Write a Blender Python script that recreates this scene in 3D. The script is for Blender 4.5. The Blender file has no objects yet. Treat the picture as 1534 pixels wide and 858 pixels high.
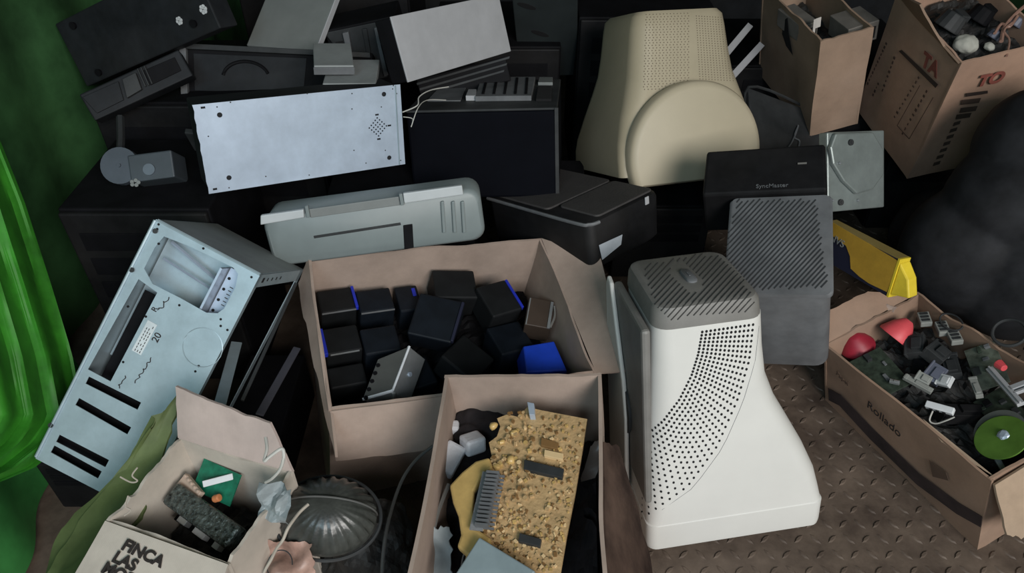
import bpy, bmesh, math, random
import numpy as np
from mathutils import Vector, Matrix, Euler, noise
from mathutils.bvhtree import BVHTree

S = bpy.context.scene
COL = S.collection

# ------------------------------------------------------------------ camera, light, exposure
CAM_Z, PITCH, FPX, CX, CY = 1.35, math.radians(40), 1108.0, 767.0, 429.0
cd = bpy.data.cameras.new('camera'); cam = bpy.data.objects.new('camera', cd); COL.objects.link(cam)
cd.sensor_width = 36; cd.lens = 36*FPX/1534; cd.clip_start = 0.02
cam.location = (0, 0, CAM_Z); cam.rotation_euler = (math.pi/2-PITCH, 0, 0)
S.camera = cam
S.view_settings.view_transform = 'Standard'; S.view_settings.look = 'None'
S.view_settings.gamma = 1; S.view_settings.use_curve_mapping = False
S.view_settings.exposure = 0.26
w = bpy.data.worlds.new('world'); S.world = w; w.use_nodes = True
w.node_tree.nodes['Background'].inputs[0].default_value = (0.75, 0.85, 1.0, 1)
w.node_tree.nodes['Background'].inputs[1].default_value = 0.20

def area(name, loc, target, size, power, color):
    ld = bpy.data.lights.new(name, 'AREA'); ld.shape = 'RECTANGLE'; ld.size = size[0]; ld.size_y = size[1]
    ld.energy = power; ld.color = color
    o = bpy.data.objects.new(name, ld); COL.objects.link(o); o.location = loc
    o.rotation_euler = (Vector(target)-Vector(loc)).to_track_quat('-Z', 'Y').to_euler()
    return o
# daylight entering through the open rear of the truck, behind and above the photographer
area('daylight_opening', (1.35, -2.1, 2.5), (0.1, 1.2, 0.35), (1.8, 1.3), 112, (1.0, 0.965, 0.93))
area('fill_light_left', (-0.6, -1.4, 2.3), (-0.3, 1.3, 0.5), (1.0, 0.6), 16, (0.62, 0.86, 1.0))  # added bluish fill light for the left side, no opening there

# ------------------------------------------------------------------ camera geometry and pose solving
cp, sp = math.cos(PITCH), math.sin(PITCH)
AX = np.array([[1, 0, 0], [0, -sp, -cp], [0, cp, -sp]])      # rows: right, image-down, forward (world axes)
CAMP = np.array([0, 0, CAM_Z])
def ray(px, py):
    u, v = (px-CX)/FPX, (py-CY)/FPX
    return Vector(AX[2] + u*AX[0] + v*AX[1])
def Wd(px, py, d): return Vector(CAMP) + ray(px, py)*d
def Wz(px, py, z):
    r = ray(px, py); return Vector(CAMP) + r*((z-CAM_Z)/r.z)
def pix(p):
    q = AX @ (np.array(p)-CAMP); return (CX+FPX*q[0]/q[2], CY+FPX*q[1]/q[2])

def rodr(w3):
    th = np.linalg.norm(w3)
    if th < 1e-9: return np.eye(3)
    k = w3/th; K = np.array([[0, -k[2], k[1]], [k[2], 0, -k[0]], [-k[1], k[0], 0]])
    return np.eye(3)+math.sin(th)*K+(1-math.cos(th))*(K@K)

class Pose:
    """rigid pose (world matrix without scale) and the true dimensions of a thing"""
    def __init__(s, R, t, dims):
        s.R, s.t, s.dims = R, t, dims
        s.M = Matrix([[*R[0], t[0]], [*R[1], t[1]], [*R[2], t[2]], [0, 0, 0, 1]])
        s.Mi = s.M.inverted()
    def ray(s, px, py):
        return s.Mi @ Vector(CAMP), (s.Mi.to_3x3() @ ray(px, py))
    def on(s, px, py, axis, val):
        o, d = s.ray(px, py); k = (val-o[axis])/d[axis]; return o+d*k
    def onplane(s, px, py, p0, n):
        o, d = s.ray(px, py); n = Vector(n); k = n.dot(Vector(p0)-o)/n.dot(d); return o+d*k
    def W(s, p): return s.M @ Vector(p)

def fit(dims, corr, d, up=None, nrm=None, zs=(), sw=(.12, .12, .12), starts=14, seed=1, dw=.05, name=''):
    """corr: [(fx,fy,fz), (px,py)] with f in units of dims; returns the best Pose"""
    P = np.array([c[0] for c in corr], float); Q = np.array([c[1] for c in corr], float)
    wt = np.array([c[2] if len(c) > 2 else 1.0 for c in corr]); dims = np.array(dims, float)
    sw = np.array(sw); mid = Q.mean(0)
    def res(x):
        R = rodr(x[:3]); s = np.exp(x[6:9])
        X = (P*dims*s)@R.T + x[3:6]
        c = (X-CAMP)@AX.T; z = np.maximum(c[:, 2], .05)
        r = [((c[:, 0]/z*FPX+CX-Q[:, 0])*wt/2), ((c[:, 1]/z*FPX+CY-Q[:, 1])*wt/2), x[6:9]/sw, [(c[:, 2].mean()-d)/dw]]
        if up is not None: r.append((R[:, 2]-np.array([0, 0, 1]))/up)
        if nrm is not None:
            n = np.array(nrm[0], float); n /= np.linalg.norm(n); r.append((R@np.array(nrm[1], float)-n)/nrm[2])
        for (lp, z0, wz) in zs:
            r.append([((R@(np.array(lp)*dims*s)+x[3:6])[2]-z0)/wz])
        return np.concatenate(r)
    rng = np.random.RandomState(seed); best = None
    t0 = np.array(Wd(mid[0], mid[1], d))
    for k in range(starts):
        wv = rng.normal(size=3); wv = wv/np.linalg.norm(wv)*rng.uniform(0, 3.1)
        if up is not None: wv = np.array([0, 0, rng.uniform(-3.1, 3.1)])
        x = np.concatenate([wv, t0-rodr(wv)@((P*dims).mean(0)), [0, 0, 0]]); lam = 1e-2
        r = res(x); c = r@r
        for it in range(45):
            J = np.empty((len(r), 9))
            for j in range(9):
                e = np.zeros(9); e[j] = 1e-5; J[:, j] = (res(x+e)-r)/1e-5
            A = J.T@J; g = J.T@r
            dx = -np.linalg.solve(A+lam*np.diag(np.diag(A)+1e-6), g); r2 = res(x+dx); c2 = r2@r2
            if c2 < c:
                done = c-c2 < 1e-4*c; x, r, c = x+dx, r2, c2; lam *= .3
                if done and it > 8: break
            else: lam *= 4
            if lam > 1e8: break
        if best is None or c < best[0]: best = (c, x)
    c, x = best; D = dims*np.exp(x[6:9]); R = rodr(x[:3]); t = x[3:6]
    p = Pose(R, t, D)
    e = [np.hypot(*(np.array(pix(R@(P[i]*D)+t))-Q[i])) for i in range(len(Q))]
    print('FIT %-22s cost %.1f maxpx %.0f dims %s up %s z0 %.2f pos %s' % (name, c, max(e), np.round(D, 3), np.round(R[:, 2], 2), t[2], np.round(t, 2)))
    return p

def pose(loc, rot=(0, 0, 0), dims=(1, 1, 1)):
    R = np.array(Euler(rot).to_matrix()); return Pose(R, np.array(loc, float), np.array(dims, float))

# ------------------------------------------------------------------ materials
MATS = {}
def mat(name, col, rough=.6, metal=0.0, var=.12, scale=14, bump=.0, bscale=80, col2=None, spec=.5, trans=0.0, dust=0.0, alpha=1):
    if name in MATS: return MATS[name]
    m = bpy.data.materials.new(name); m.use_nodes = True; N = m.node_tree.nodes; L = m.node_tree.links
    b = N['Principled BSDF']; b.inputs['Roughness'].default_value = rough; b.inputs['Metallic'].default_value = metal
    b.inputs['Specular IOR Level'].default_value = spec
    if trans: b.inputs['Transmission Weight'].default_value = trans
    tc = N.new('ShaderNodeTexCoord'); nz = N.new('ShaderNodeTexNoise'); nz.inputs['Scale'].default_value = scale
    nz.inputs['Detail'].default_value = 6; nz.inputs['Roughness'].default_value = .65
    L.new(tc.outputs['Object'], nz.inputs['Vector'])
    cr = N.new('ShaderNodeValToRGB'); cr.color_ramp.elements[0].position = .32; cr.color_ramp.elements[1].position = .68
    c2 = col2 if col2 else tuple(max(0, c*(1-var*1.6)) for c in col)
    c1 = tuple(min(1, c*(1+var*.5)) for c in col)
    cr.color_ramp.elements[0].color = (*c2, 1); cr.color_ramp.elements[1].color = (*c1, 1)
    L.new(nz.outputs['Fac'], cr.inputs[0])
    out = cr.outputs[0]
    if dust:
        n3 = N.new('ShaderNodeTexNoise'); n3.inputs['Scale'].default_value = 5; n3.inputs['Detail'].default_value = 8
        L.new(tc.outputs['Object'], n3.inputs['Vector'])
        mx = N.new('ShaderNodeMix'); mx.data_type = 'RGBA'; r3 = N.new('ShaderNodeMapRange')
        r3.inputs[1].default_value = .45; r3.inputs[2].default_value = .8; r3.inputs[4].default_value = dust
        L.new(n3.outputs['Fac'], r3.inputs[0]); L.new(r3.outputs[0], mx.inputs[0])
        L.new(out, mx.inputs[6]); mx.inputs[7].default_value = (.22, .2, .18, 1); out = mx.outputs[2]
    L.new(out, b.inputs['Base Color'])
    if bump:
        n2 = N.new('ShaderNodeTexNoise'); n2.inputs['Scale'].default_value = bscale; n2.inputs['Detail'].default_value = 4
        L.new(tc.outputs['Object'], n2.inputs['Vector'])
        bp = N.new('ShaderNodeBump'); bp.inputs['Strength'].default_value = bump; bp.inputs['Distance'].default_value = .004
        L.new(n2.outputs['Fac'], bp.inputs['Height']); L.new(bp.outputs[0], b.inputs['Normal'])
    MATS[name] = m; return m

def card(name, col, col2=None):
    """corrugated cardboard: fine ribs, mottling and stains"""
    if name in MATS: return MATS[name]
    m = mat(name, col, rough=.85, var=.14, scale=9, col2=col2, spec=.2, dust=.25)
    N = m.node_tree.nodes; L = m.node_tree.links; b = N['Principled BSDF']
    tc = N.new('ShaderNodeTexCoord'); wv = N.new('ShaderNodeTexWave'); wv.inputs['Scale'].default_value = 110
    wv.inputs['Distortion'].default_value = .6; L.new(tc.outputs['Object'], wv.inputs['Vector'])
    bp = N.new('ShaderNodeBump'); bp.inputs['Strength'].default_value = .05; bp.inputs['Distance'].default_value = .002
    L.new(wv.outputs['Fac'], bp.inputs['Height']); L.new(bp.outputs[0], b.inputs['Normal'])
    return m

M_card = card('cardboard_pink_brown', (.41, .315, .26))
M_cardB = card('cardboard_brown', (.34, .225, .16))
M_cardC = card('cardboard_tan', (.36, .25, .18))
M_cardPale = card('cardboard_pale', (.56, .50, .43))
M_ink = mat('printed_ink', (.022, .016, .014), .8)
M_inkred = mat('printed_red_ink', (.42, .07, .05), .8)
M_black = mat('black_plastic', (.010, .010, .011), .6, var=.3, bump=.06, dust=.05, spec=.2)
M_blackmetal = mat('black_painted_metal', (.014, .016, .019), .6, var=.3, dust=.06, spec=.25)
M_dark = mat('very_dark_plastic', (.006, .006, .0075), .7, var=.3, spec=.15)
M_hole = mat('hole_shadow_black', (.004, .004, .005), .9)
M_dgrey = mat('dark_grey_plastic', (.033, .036, .038), .6, var=.25, dust=.12, spec=.3)
M_mgrey = mat('mid_grey_plastic', (.145, .152, .16), .6, var=.2, dust=.15, spec=.3)
M_crtgrey = mat('monitor_grey_plastic', (.19, .185, .172), .55, var=.12, dust=.25)
M_white = mat('off_white_plastic', (.66, .655, .62), .5, var=.035, scale=5, bump=.02, bscale=400)
M_beige = mat('yellowed_beige_plastic', (.42, .365, .255), .5, var=.07, scale=4, bump=.02, bscale=400)
M_case = mat('galvanised_case_steel', (.40, .50, .55), .42, metal=.35, var=.10, scale=22)
M_steel = mat('bright_sheet_steel', (.50, .585, .70), .38, metal=.35, var=.10, scale=16)
M_gpanel = mat('warm_grey_painted_panel', (.42, .425, .44), .5, var=.07, dust=.1)
M_gpanel2 = mat('greenish_grey_painted_panel', (.20, .215, .21), .5, var=.08, dust=.15)
M_bracket = mat('zinc_bracket_metal', (.30, .34, .33), .4, metal=.5, var=.15)
M_blue = mat('blue_plastic', (.012, .06, .55), .45, var=.15)
M_blued = mat('blue_adhesive_strip', (.015, .03, .42), .5)
M_yellow = mat('yellow_print', (.75, .56, .035), .5, var=.12)
M_yellow2 = mat('orange_yellow_print', (.50, .29, .03), .55, var=.15)
M_navy = mat('navy_print', (.008, .01, .03), .6)
M_pcb = mat('yellow_brown_circuit_board', (.50, .335, .165), .5, var=.18, scale=30, bump=.5, bscale=120)
M_green = mat('green_circuit_board', (.01, .16, .09), .4, var=.3, scale=60)
M_dkgreen = mat('dark_green_circuit_board', (.035, .05, .035), .5, var=.4, scale=80)
M_foam = mat('white_foam', (.62, .63, .66), .9, var=.08, bump=.3, bscale=200)
M_wht = mat('white_plastic_part', (.62, .64, .65), .5)
M_cloth = mat('dark_crumpled_cloth', (.018, .013, .014), .95, var=.4, bump=.5)
M_sack = mat('black_plastic_sack', (.017, .018, .021), .75, var=.35, bump=.15, bscale=14, dust=.04, spec=.25)
M_red = mat('coral_red_plastic', (.70, .085, .10), .5, var=.1)
M_redd = mat('deep_red_plastic', (.35, .02, .04), .5, var=.2)
M_copper = mat('copper_wire', (.45, .18, .09), .4, metal=.6, var=.3)
M_wire = mat('off_white_cable', (.5, .49, .45), .5)
M_twine = mat('torn_paper_fibre', (.42, .37, .31), .9)
M_greywire = mat('grey_cable', (.10, .10, .095), .5)
M_scrap = mat('mixed_dark_scrap', (.03, .028, .026), .7, col2=(.008, .008, .008), scale=40, bump=.8, bscale=60)
M_clear = mat('clear_plastic_film', (.12, .13, .12), .15, var=.2, alpha=.5)
M_bounce = mat('olive_bounce_light', (.10, .135, .045), .7, var=.2, bump=.3, bscale=25)  # green bounce light on cardboard, painted as olive
M_greend = mat('dark_green_tarpaulin', (.045, .13, .045), .5, var=.35, scale=5, bump=.2, bscale=12)
M_greensun = mat('sunlit_green_tarpaulin', (.04, .27, .018), .6, var=.35, scale=7, bump=.3, bscale=9)  # sun shining through the tarpaulin is put into this green
M_floor = mat('rusty_brown_tread_plate', (.14, .105, .08), .62, metal=.15, var=.28, scale=10, bump=.25, bscale=60, col2=(.06, .042, .032))
M_disc = mat('green_tinted_disc', (.15, .30, .05), .25, metal=.3, var=.2)
M_silver = mat('dull_silver_metal', (.42, .44, .45), .35, metal=.6, var=.15)
M_bluegrey = mat('blue_grey_plastic', (.10, .11, .15), .5)
M_brown = mat('brown_laminate', (.055, .038, .028), .5)

# ------------------------------------------------------------------ mesh helpers
class G:
    def __init__(s): s.b = bmesh.new()
    def box(s, c, d, rot=None, M=None):
        T = Matrix.Translation(Vector(c)) @ ((rot if isinstance(rot, Matrix) else Euler(rot).to_matrix()).to_4x4() if rot is not None else Matrix())
        if M is not None: T = M @ T
        r = bmesh.ops.create_cube(s.b, size=1, matrix=T @ Matrix.Diagonal((*d, 1))); return s
    def box2(s, a, b):
        a, b = Vector(a), Vector(b); return s.box((a+b)/2, [abs(x) for x in (b-a)])
    def cyl(s, c, r, h, axis=(0, 0, 1), n=20, r2=None):
        T = Matrix.Translation(Vector(c)) @ Vector(axis).to_track_quat('Z', 'Y').to_matrix().to_4x4()
        bmesh.ops.create_cone(s.b, cap_ends=True, segments=n, radius1=r, radius2=r if r2 is None else r2, depth=h, matrix=T); return s
    def sph(s, c, r, sc=(1, 1, 1), rot=(0, 0, 0), sub=3, namp=0, nsc=8, seed=0):
        T = Matrix.Translation(Vector(c)) @ Euler(rot).to_matrix().to_4x4() @ Matrix.Diagonal((r*sc[0], r*sc[1], r*sc[2], 1))
        q = bmesh.ops.create_icosphere(s.b, subdivisions=sub, radius=1, matrix=T)['verts']
        if namp:
            for v in q:
                n = (v.co-Vector(c)).normalized(); v.co += n*noise.fractal(v.co*nsc+Vector((seed, 0, 0)), .8, 2, 4)*namp
        return s
    def hexa(s, P):
        """P: 4 bottom then 4 top corners, same winding"""
        v = [s.b.verts.new(p) for p in P]
        for f in ((3, 2, 1, 0), (4, 5, 6, 7), (0, 1, 5, 4), (1, 2, 6, 5), (2, 3, 7, 6), (3, 0, 4, 7)):
            s.b.faces.new([v[i] for i in f])
        return s
    def ngon(s, pts, ext):
        """a flat polygon extruded by vector ext"""
        ext = Vector(ext); a = [s.b.verts.new(p) for p in pts]; b = [s.b.verts.new(Vector(p)+ext) for p in pts]; n = len(a)
        s.b.faces.new(a[::-1]); s.b.faces.new(b)
        for i in range(n): s.b.faces.new((a[i], a[(i+1) % n], b[(i+1) % n], b[i]))
        return s
    def loft(s, rings, cap=True):
        R = [[s.b.verts.new(p) for p in r] for r in rings]; n = len(R[0])
        for a, b in zip(R, R[1:]):
            for i in range(n): s.b.faces.new((a[i], a[(i+1) % n], b[(i+1) % n], b[i]))
        if cap: s.b.faces.new(R[0][::-1]); s.b.faces.new(R[-1])
        return s
    def tube(s, pts, r, n=7, sub=6, closed=False):
        P = [Vector(p) for p in pts]; Q = []
        if len(P) > 2:
            for i in range(len(P)-1):
                a, b, c, d = P[max(i-1, 0)], P[i], P[i+1], P[min(i+2, len(P)-1)]
                for k in range(sub):
                    t = k/sub; Q.append(.5*((2*b)+(c-a)*t+(2*a-5*b+4*c-d)*t*t+(3*b-a-3*c+d)*t**3))
            Q.append(P[-1])
        else: Q = P
        rings = []; up = Vector((.13, .21, .97))
        for i, p in enumerate(Q):
            t = (Q[min(i+1, len(Q)-1)]-Q[max(i-1, 0)]).normalized(); x = t.cross(up)
            if x.length < .05: x = t.cross(Vector((1, 0, 0)))
            x.normalize(); y = t.cross(x).normalized(); up = x.cross(t) if False else up
            rings.append([p+x*(r*math.cos(a))+y*(r*math.sin(a)) for a in [2*math.pi*j/n for j in range(n)]])
        return s.loft(rings)
    def sheet(s, A, B, C, D, nx=14, ny=8, th=.004, amp=.002, tear=0.0, tear_sides=0.0, seed=0, nsc=6, fn=None):
        """a sheet A-B (bottom) C-D (top: D above A, C above B) with wobble and an uneven top edge"""
        A, B, C, D = map(Vector, (A, B, C, D)); n = ((B-A).cross(D-A)).normalized()
        F, K = [], []
        for j in range(ny+1):
            v = j/ny; rf, rk = [], []
            for i in range(nx+1):
                u = i/nx; up = ((D-A)*(1-u)+(C-B)*u); sd = ((B-A)*(1-v)+(C-D)*v)
                p = A*(1-u)*(1-v)+B*u*(1-v)+C*u*v+D*(1-u)*v
                if v == 1 and tear: p = p+up.normalized()*tear*(noise.noise(Vector((u*6+seed*3.1, seed, 0)))+.35*noise.noise(Vector((u*47+seed, 7, seed))))
                if u in (0, 1) and tear_sides: p = p+sd.normalized()*tear_sides*(noise.noise(Vector((v*9+seed*2.1, seed, u*5)))+.5*noise.noise(Vector((v*31+seed, 5, seed+u))))
                q = n*amp*noise.noise(p*nsc+Vector((seed*5.3, 0, 0)))*2
                if fn: q = q+n*fn(u, v)
                rf.append(s.b.verts.new(p+q)); rk.append(s.b.verts.new(p+q+n*th))
            F.append(rf); K.append(rk)
        for j in range(ny):
            for i in range(nx):
                s.b.faces.new((F[j][i], F[j+1][i], F[j+1][i+1], F[j][i+1])); s.b.faces.new((K[j][i], K[j][i+1], K[j+1][i+1], K[j+1][i]))
        for i in range(nx):
            s.b.faces.new((F[0][i], F[0][i+1], K[0][i+1], K[0][i])); s.b.faces.new((F[ny][i], K[ny][i], K[ny][i+1], F[ny][i+1]))
        for j in range(ny):
            s.b.faces.new((F[j][0], K[j][0], K[j+1][0], F[j+1][0])); s.b.faces.new((F[j][nx], F[j+1][nx], K[j+1][nx], K[j][nx]))
        return s
    def build(s, name, m, parent=None, bevel=0, smooth=False, M=None, seg=2, kind=None):
        bmesh.ops.recalc_face_normals(s.b, faces=s.b.faces)
        me = bpy.data.meshes.new(name); s.b.to_mesh(me); s.b.free()
        if smooth:
            for p in me.polygons: p.use_smooth = True
            try: me.set_sharp_from_angle(angle=math.radians(38))
            except Exception: pass
        me.materials.append(m); o = bpy.data.objects.new(name, me); COL.objects.link(o)
        if parent: o.parent = parent
        if M is not None: o.matrix_world = M
        if bevel:
            bv = o.modifiers.new('bevel', 'BEVEL'); bv.width = bevel; bv.segments = seg; bv.limit_method = 'ANGLE'
        if kind: o['kind'] = kind
        return o

def thing(name, label, cat, M=None, group=None):
    o = bpy.data.objects.new(name, None); COL.objects.link(o); o.empty_display_size = .05
    if M is not None: o.matrix_world = M
    o['label'] = label; o['category'] = cat
    if group: o['group'] = group
    return o
def tag(o, label, cat, group=None, kind=None):
    o['label'] = label; o['category'] = cat
    if group: o['group'] = group
    if kind: o['kind'] = kind
    return o
def structure(o): o['kind'] = 'structure'; return o

def text_part(name, body, size, m, parent, M, align='LEFT', ext=.0006, shear=0, xs=1, bold=0):
    cu = bpy.data.curves.new(name, 'FONT'); cu.body = body; cu.size = size; cu.extrude = ext; cu.align_x = align; cu.shear = shear
    cu.offset = bold
    o = bpy.data.objects.new(name, cu); COL.objects.link(o)
    dg = bpy.context.evaluated_depsgraph_get(); me = bpy.data.meshes.new_from_object(o.evaluated_get(dg))
    bpy.data.objects.remove(o); me.name = name; me.materials.clear(); me.materials.append(m)
    me.transform(M @ Matrix.Diagonal((xs, 1, 1, 1)))
    q = bpy.data.objects.new(name, me); COL.objects.link(q); q.parent = parent; return q

def frame(o, x, y):
    """matrix whose local x,y follow the given directions"""
    x = Vector(x).normalized(); z = x.cross(Vector(y)).normalized(); y = z.cross(x)
    return Matrix(((x.x, y.x, z.x, o[0]), (x.y, y.y, z.y, o[1]), (x.z, y.z, z.z, o[2]), (0, 0, 0, 1)))

def plate(name, outline, holes, th, m, parent, M=Matrix(), bevel=0):
    """flat plate with holes; outline and holes are 2D loops"""
    cu = bpy.data.curves.new(name, 'CURVE'); cu.dimensions = '2D'; cu.fill_mode = 'BOTH'; cu.extrude = th/2
    for lp in [outline]+holes:
        sp_ = cu.splines.new('POLY'); sp_.points.add(len(lp)-1); sp_.use_cyclic_u = True
        for i, p in enumerate(lp): sp_.points[i].co = (p[0], p[1], 0, 1)
    o = bpy.data.objects.new(name, cu); COL.objects.link(o)
    dg = bpy.context.evaluated_depsgraph_get(); me = bpy.data.meshes.new_from_object(o.evaluated_get(dg))
    bpy.data.objects.remove(o); me.name = name; me.materials.clear(); me.materials.append(m); me.transform(M)
    q = bpy.data.objects.new(name, me); COL.objects.link(q)
    if parent: q.parent = parent
    return q
def separate(name, make, items, m, root, **kw):
    for it in items:
        g = G(); make(g, it); g.build(name, m, root, **kw)
def circ(x, y, r, n=12): return [(x+r*math.cos(2*math.pi*i/n), y+r*math.sin(2*math.pi*i/n)) for i in range(n)]
def rrect(x0, y0, x1, y1, r, n=4):
    out = []
    for cx_, cy_, a0 in ((x1-r, y1-r, 0), (x0+r, y1-r, 90), (x0+r, y0+r, 180), (x1-r, y0+r, 270)):
        for k in range(n+1):
            a = math.radians(a0+90*k/n); out.append((cx_+r*math.cos(a), cy_+r*math.sin(a)))
    return out
def ring(z, x0, x1, y0, y1, r, n=5): return [Vector((x, y, z)) for x, y in rrect(x0, y0, x1, y1, r, n)]
def bvh_of(o):
    me = o.data; return BVHTree.FromPolygons([v.co for v in me.vertices], [tuple(p.vertices) for p in me.polygons])
def inpoly(x, y, P):
    c = False
    for i in range(len(P)):
        (x1, y1), (x2, y2) = P[i], P[i-1]
        if (y1 > y) != (y2 > y) and x < (x2-x1)*(y-y1)/(y2-y1)+x1: c = not c
    return c
def strips(g, T, bvh, poly, ang, gap, width, h=.0012, skip=None):
    """slots following the surface: parallel lines clipped to a region of the body"""
    a = math.radians(ang); dx, dy = math.cos(a), math.sin(a); nx_, ny_ = -dy, dx
    cs = [x*nx_+y*ny_ for x, y in poly]; ls = [x*dx+y*dy for x, y in poly]
    c = min(cs)+gap*.6
    while c < max(cs):
        run = []; l = min(ls)
        def flush(run):
            if len(run) >= 2: g.loft([[p+n*h+w_*s_*width/2+n*(-h if q else 0) for s_, q in ((-1, 0), (1, 0), (1, 1), (-1, 1))] for p, n, w_ in run])
        while l <= max(ls)+1:
            x, y = nx_*c+dx*l, ny_*c+dy*l; ok = inpoly(x, y, poly) and not (skip and skip(x, y))
            if ok:
                o, d = T.ray(x, y); hit = bvh.ray_cast(o, d)
                o2, d2 = T.ray(x+nx_, y+ny_); h2 = bvh.ray_cast(o2, d2)
                if hit[0] is not None and h2[0] is not None:
                    n = hit[1] if hit[1].dot(d) < 0 else -hit[1]; run.append((hit[0], n, (h2[0]-hit[0]).normalized()))
                else: ok = False
            if not ok: flush(run); run = []
            l += 7
        flush(run); c += gap
def dots(g, T, bvh, pts, r, h=.0006, n=6, el=1.0):
    for x, y in pts:
        o, d = T.ray(x, y); hit = bvh.ray_cast(o, d)
        if hit[0] is None: continue
        nn = hit[1] if hit[1].dot(d) < 0 else -hit[1]
        q = nn.to_track_quat('Z', 'Y').to_matrix().to_4x4()
        bmesh.ops.create_circle(g.b, cap_ends=True, segments=n, radius=r, matrix=Matrix.Translation(hit[0]+nn*h) @ q @ Matrix.Diagonal((1, el, 1, 1)))

def carton(name, label, T, mt, tears=(.004, .004, .004, .004), seed=0, th=.005, cat='cardboard box', hs=(1, 1, 1, 1), amp=.003):
    """open carton; local x,y centred, z from 0 to H. walls: front(-y), right, back, left"""
    W, D, H = T.dims; root = thing(name, label, cat, T.M)
    g = G(); c = [(-W/2, -D/2), (W/2, -D/2), (W/2, D/2), (-W/2, D/2)]
    for k in range(4):
        a, b = c[k], c[(k+1) % 4]; h = H*hs[k]
        g.sheet((b[0], b[1], 0), (a[0], a[1], 0), (a[0], a[1], h), (b[0], b[1], h), 26, 8, th, amp, tears[k], seed=seed+k)
    g.box((0, 0, th/2), (W-.002, D-.002, th))
    g.build('carton_body', mt, root, smooth=True)
    return root
# ------------------------------------------------------------------ the setting: truck bed
def tread_floor():
    g = G(); g.box2((-1.16, -1.2, -.03), (1.9, 3.2, 0)); p = .034; random.seed(5)
    for i in range(-8, 52):
        for j in range(6, 60):
            x, y = i*p, j*p
            if x < -.25 or x > 1.6: continue
            a = math.radians(38 if (i+j) % 2 else -52)
            L_, w_ = .0145, .0042; ca, sa = math.cos(a), math.sin(a)
            bot = [(x+ca*u-sa*v, y+sa*u+ca*v, -.0002) for u, v in ((-L_, 0), (-L_*.4, -w_), (L_*.4, -w_), (L_, 0), (L_*.4, w_), (-L_*.4, w_))]
            top = [(x+ca*u*.62-sa*v*.55, y+sa*u*.62+ca*v*.55, .0028) for u, v in ((-L_, 0), (-L_*.4, -w_), (L_*.4, -w_), (L_, 0), (L_*.4, w_), (-L_*.4, w_))]
            g.loft([bot, top])
    return structure(g.build('floor', M_floor, smooth=True))
tread_floor()
g = G(); g.sheet((-1.14, 3.2, 0), (-1.14, -1.2, 0), (-1.14, -1.2, 2.25), (-1.14, 3.2, 2.25), 110, 20, .02, .006, nsc=3,
                 fn=lambda u, v: .012*math.sin(u*95+v*1.5)+.01*math.sin(u*37))
structure(g.build('wall_left', M_greend, smooth=True))
g = G(); g.box2((1.86, -1.2, 0), (1.9, 3.2, 2.25)); structure(g.build('wall_right', M_greend))
g = G(); g.box2((-1.16, 3.2, 0), (1.9, 3.24, 2.25)); structure(g.build('wall_back', M_blackmetal))
g = G(); g.box2((-1.16, .1, 2.25), (1.9, 3.24, 2.28)); structure(g.build('ceiling', M_greend))

# green tarpaulin flap hanging at the left edge; sun through it painted as brighter green
g = G()
P = [(-60, 120), (-6, 195), (36, 300), (78, 430), (108, 530), (126, 625), (100, 662), (52, 700), (0, 722), (-60, 740)]
rows = []
for k in range(41):
    t = k/40*(len(P)-1); i = min(int(t), len(P)-2); f = t-i
    a = [P[i][q]*(1-f)+P[i+1][q]*f for q in range(2)]
    row = []
    for j in range(49):
        s_ = j/48; px = a[0]-s_*240; xw = -1.0+.155*min(1, max(0, (a[1]-200)/420))**.8+.012*math.sin(s_*9+k*.03)+.007*math.sin(s_*38+1+k*.06)+.003*abs(math.sin(s_*60+k*.1))
        r_ = ray(px, a[1]); row.append(Vector(CAMP)+r_*(xw/r_.x))
    rows.append(row)
F = [[g.b.verts.new(p) for p in r] for r in rows]; K = [[g.b.verts.new(p+Vector((-.004, 0, 0))) for p in r] for r in rows]
for k in range(40):
    for j in range(48):
        g.b.faces.new((F[k][j], F[k][j+1], F[k+1][j+1], F[k+1][j])); g.b.faces.new((K[k][j], K[k+1][j], K[k+1][j+1], K[k][j+1]))
    g.b.faces.new((F[k][0], F[k+1][0], K[k+1][0], K[k][0]))
tp = tag(g.build('tarpaulin', M_greensun, smooth=True), 'green pleated tarpaulin with sun glow painted in, hanging at the far left edge', 'tarpaulin')
g = G(); A, B, C_, D__ = (-1.02, 1.22, .02), (-.88, .30, .02), (-.97, .30, .70), (-1.08, 1.25, .60)
g.sheet(A, B, C_, D__, 60, 14, .004, .01, .01, .01, 4, 5, fn=lambda u, v: .015*math.sin(u*22+v*2))
tag(g.build('tarpaulin', mat('mid_green_tarpaulin', (.04, .21, .05), .5, var=.3, scale=6), smooth=True), 'darker green folded tarpaulin behind and below the bright pleated one', 'tarpaulin')

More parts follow.
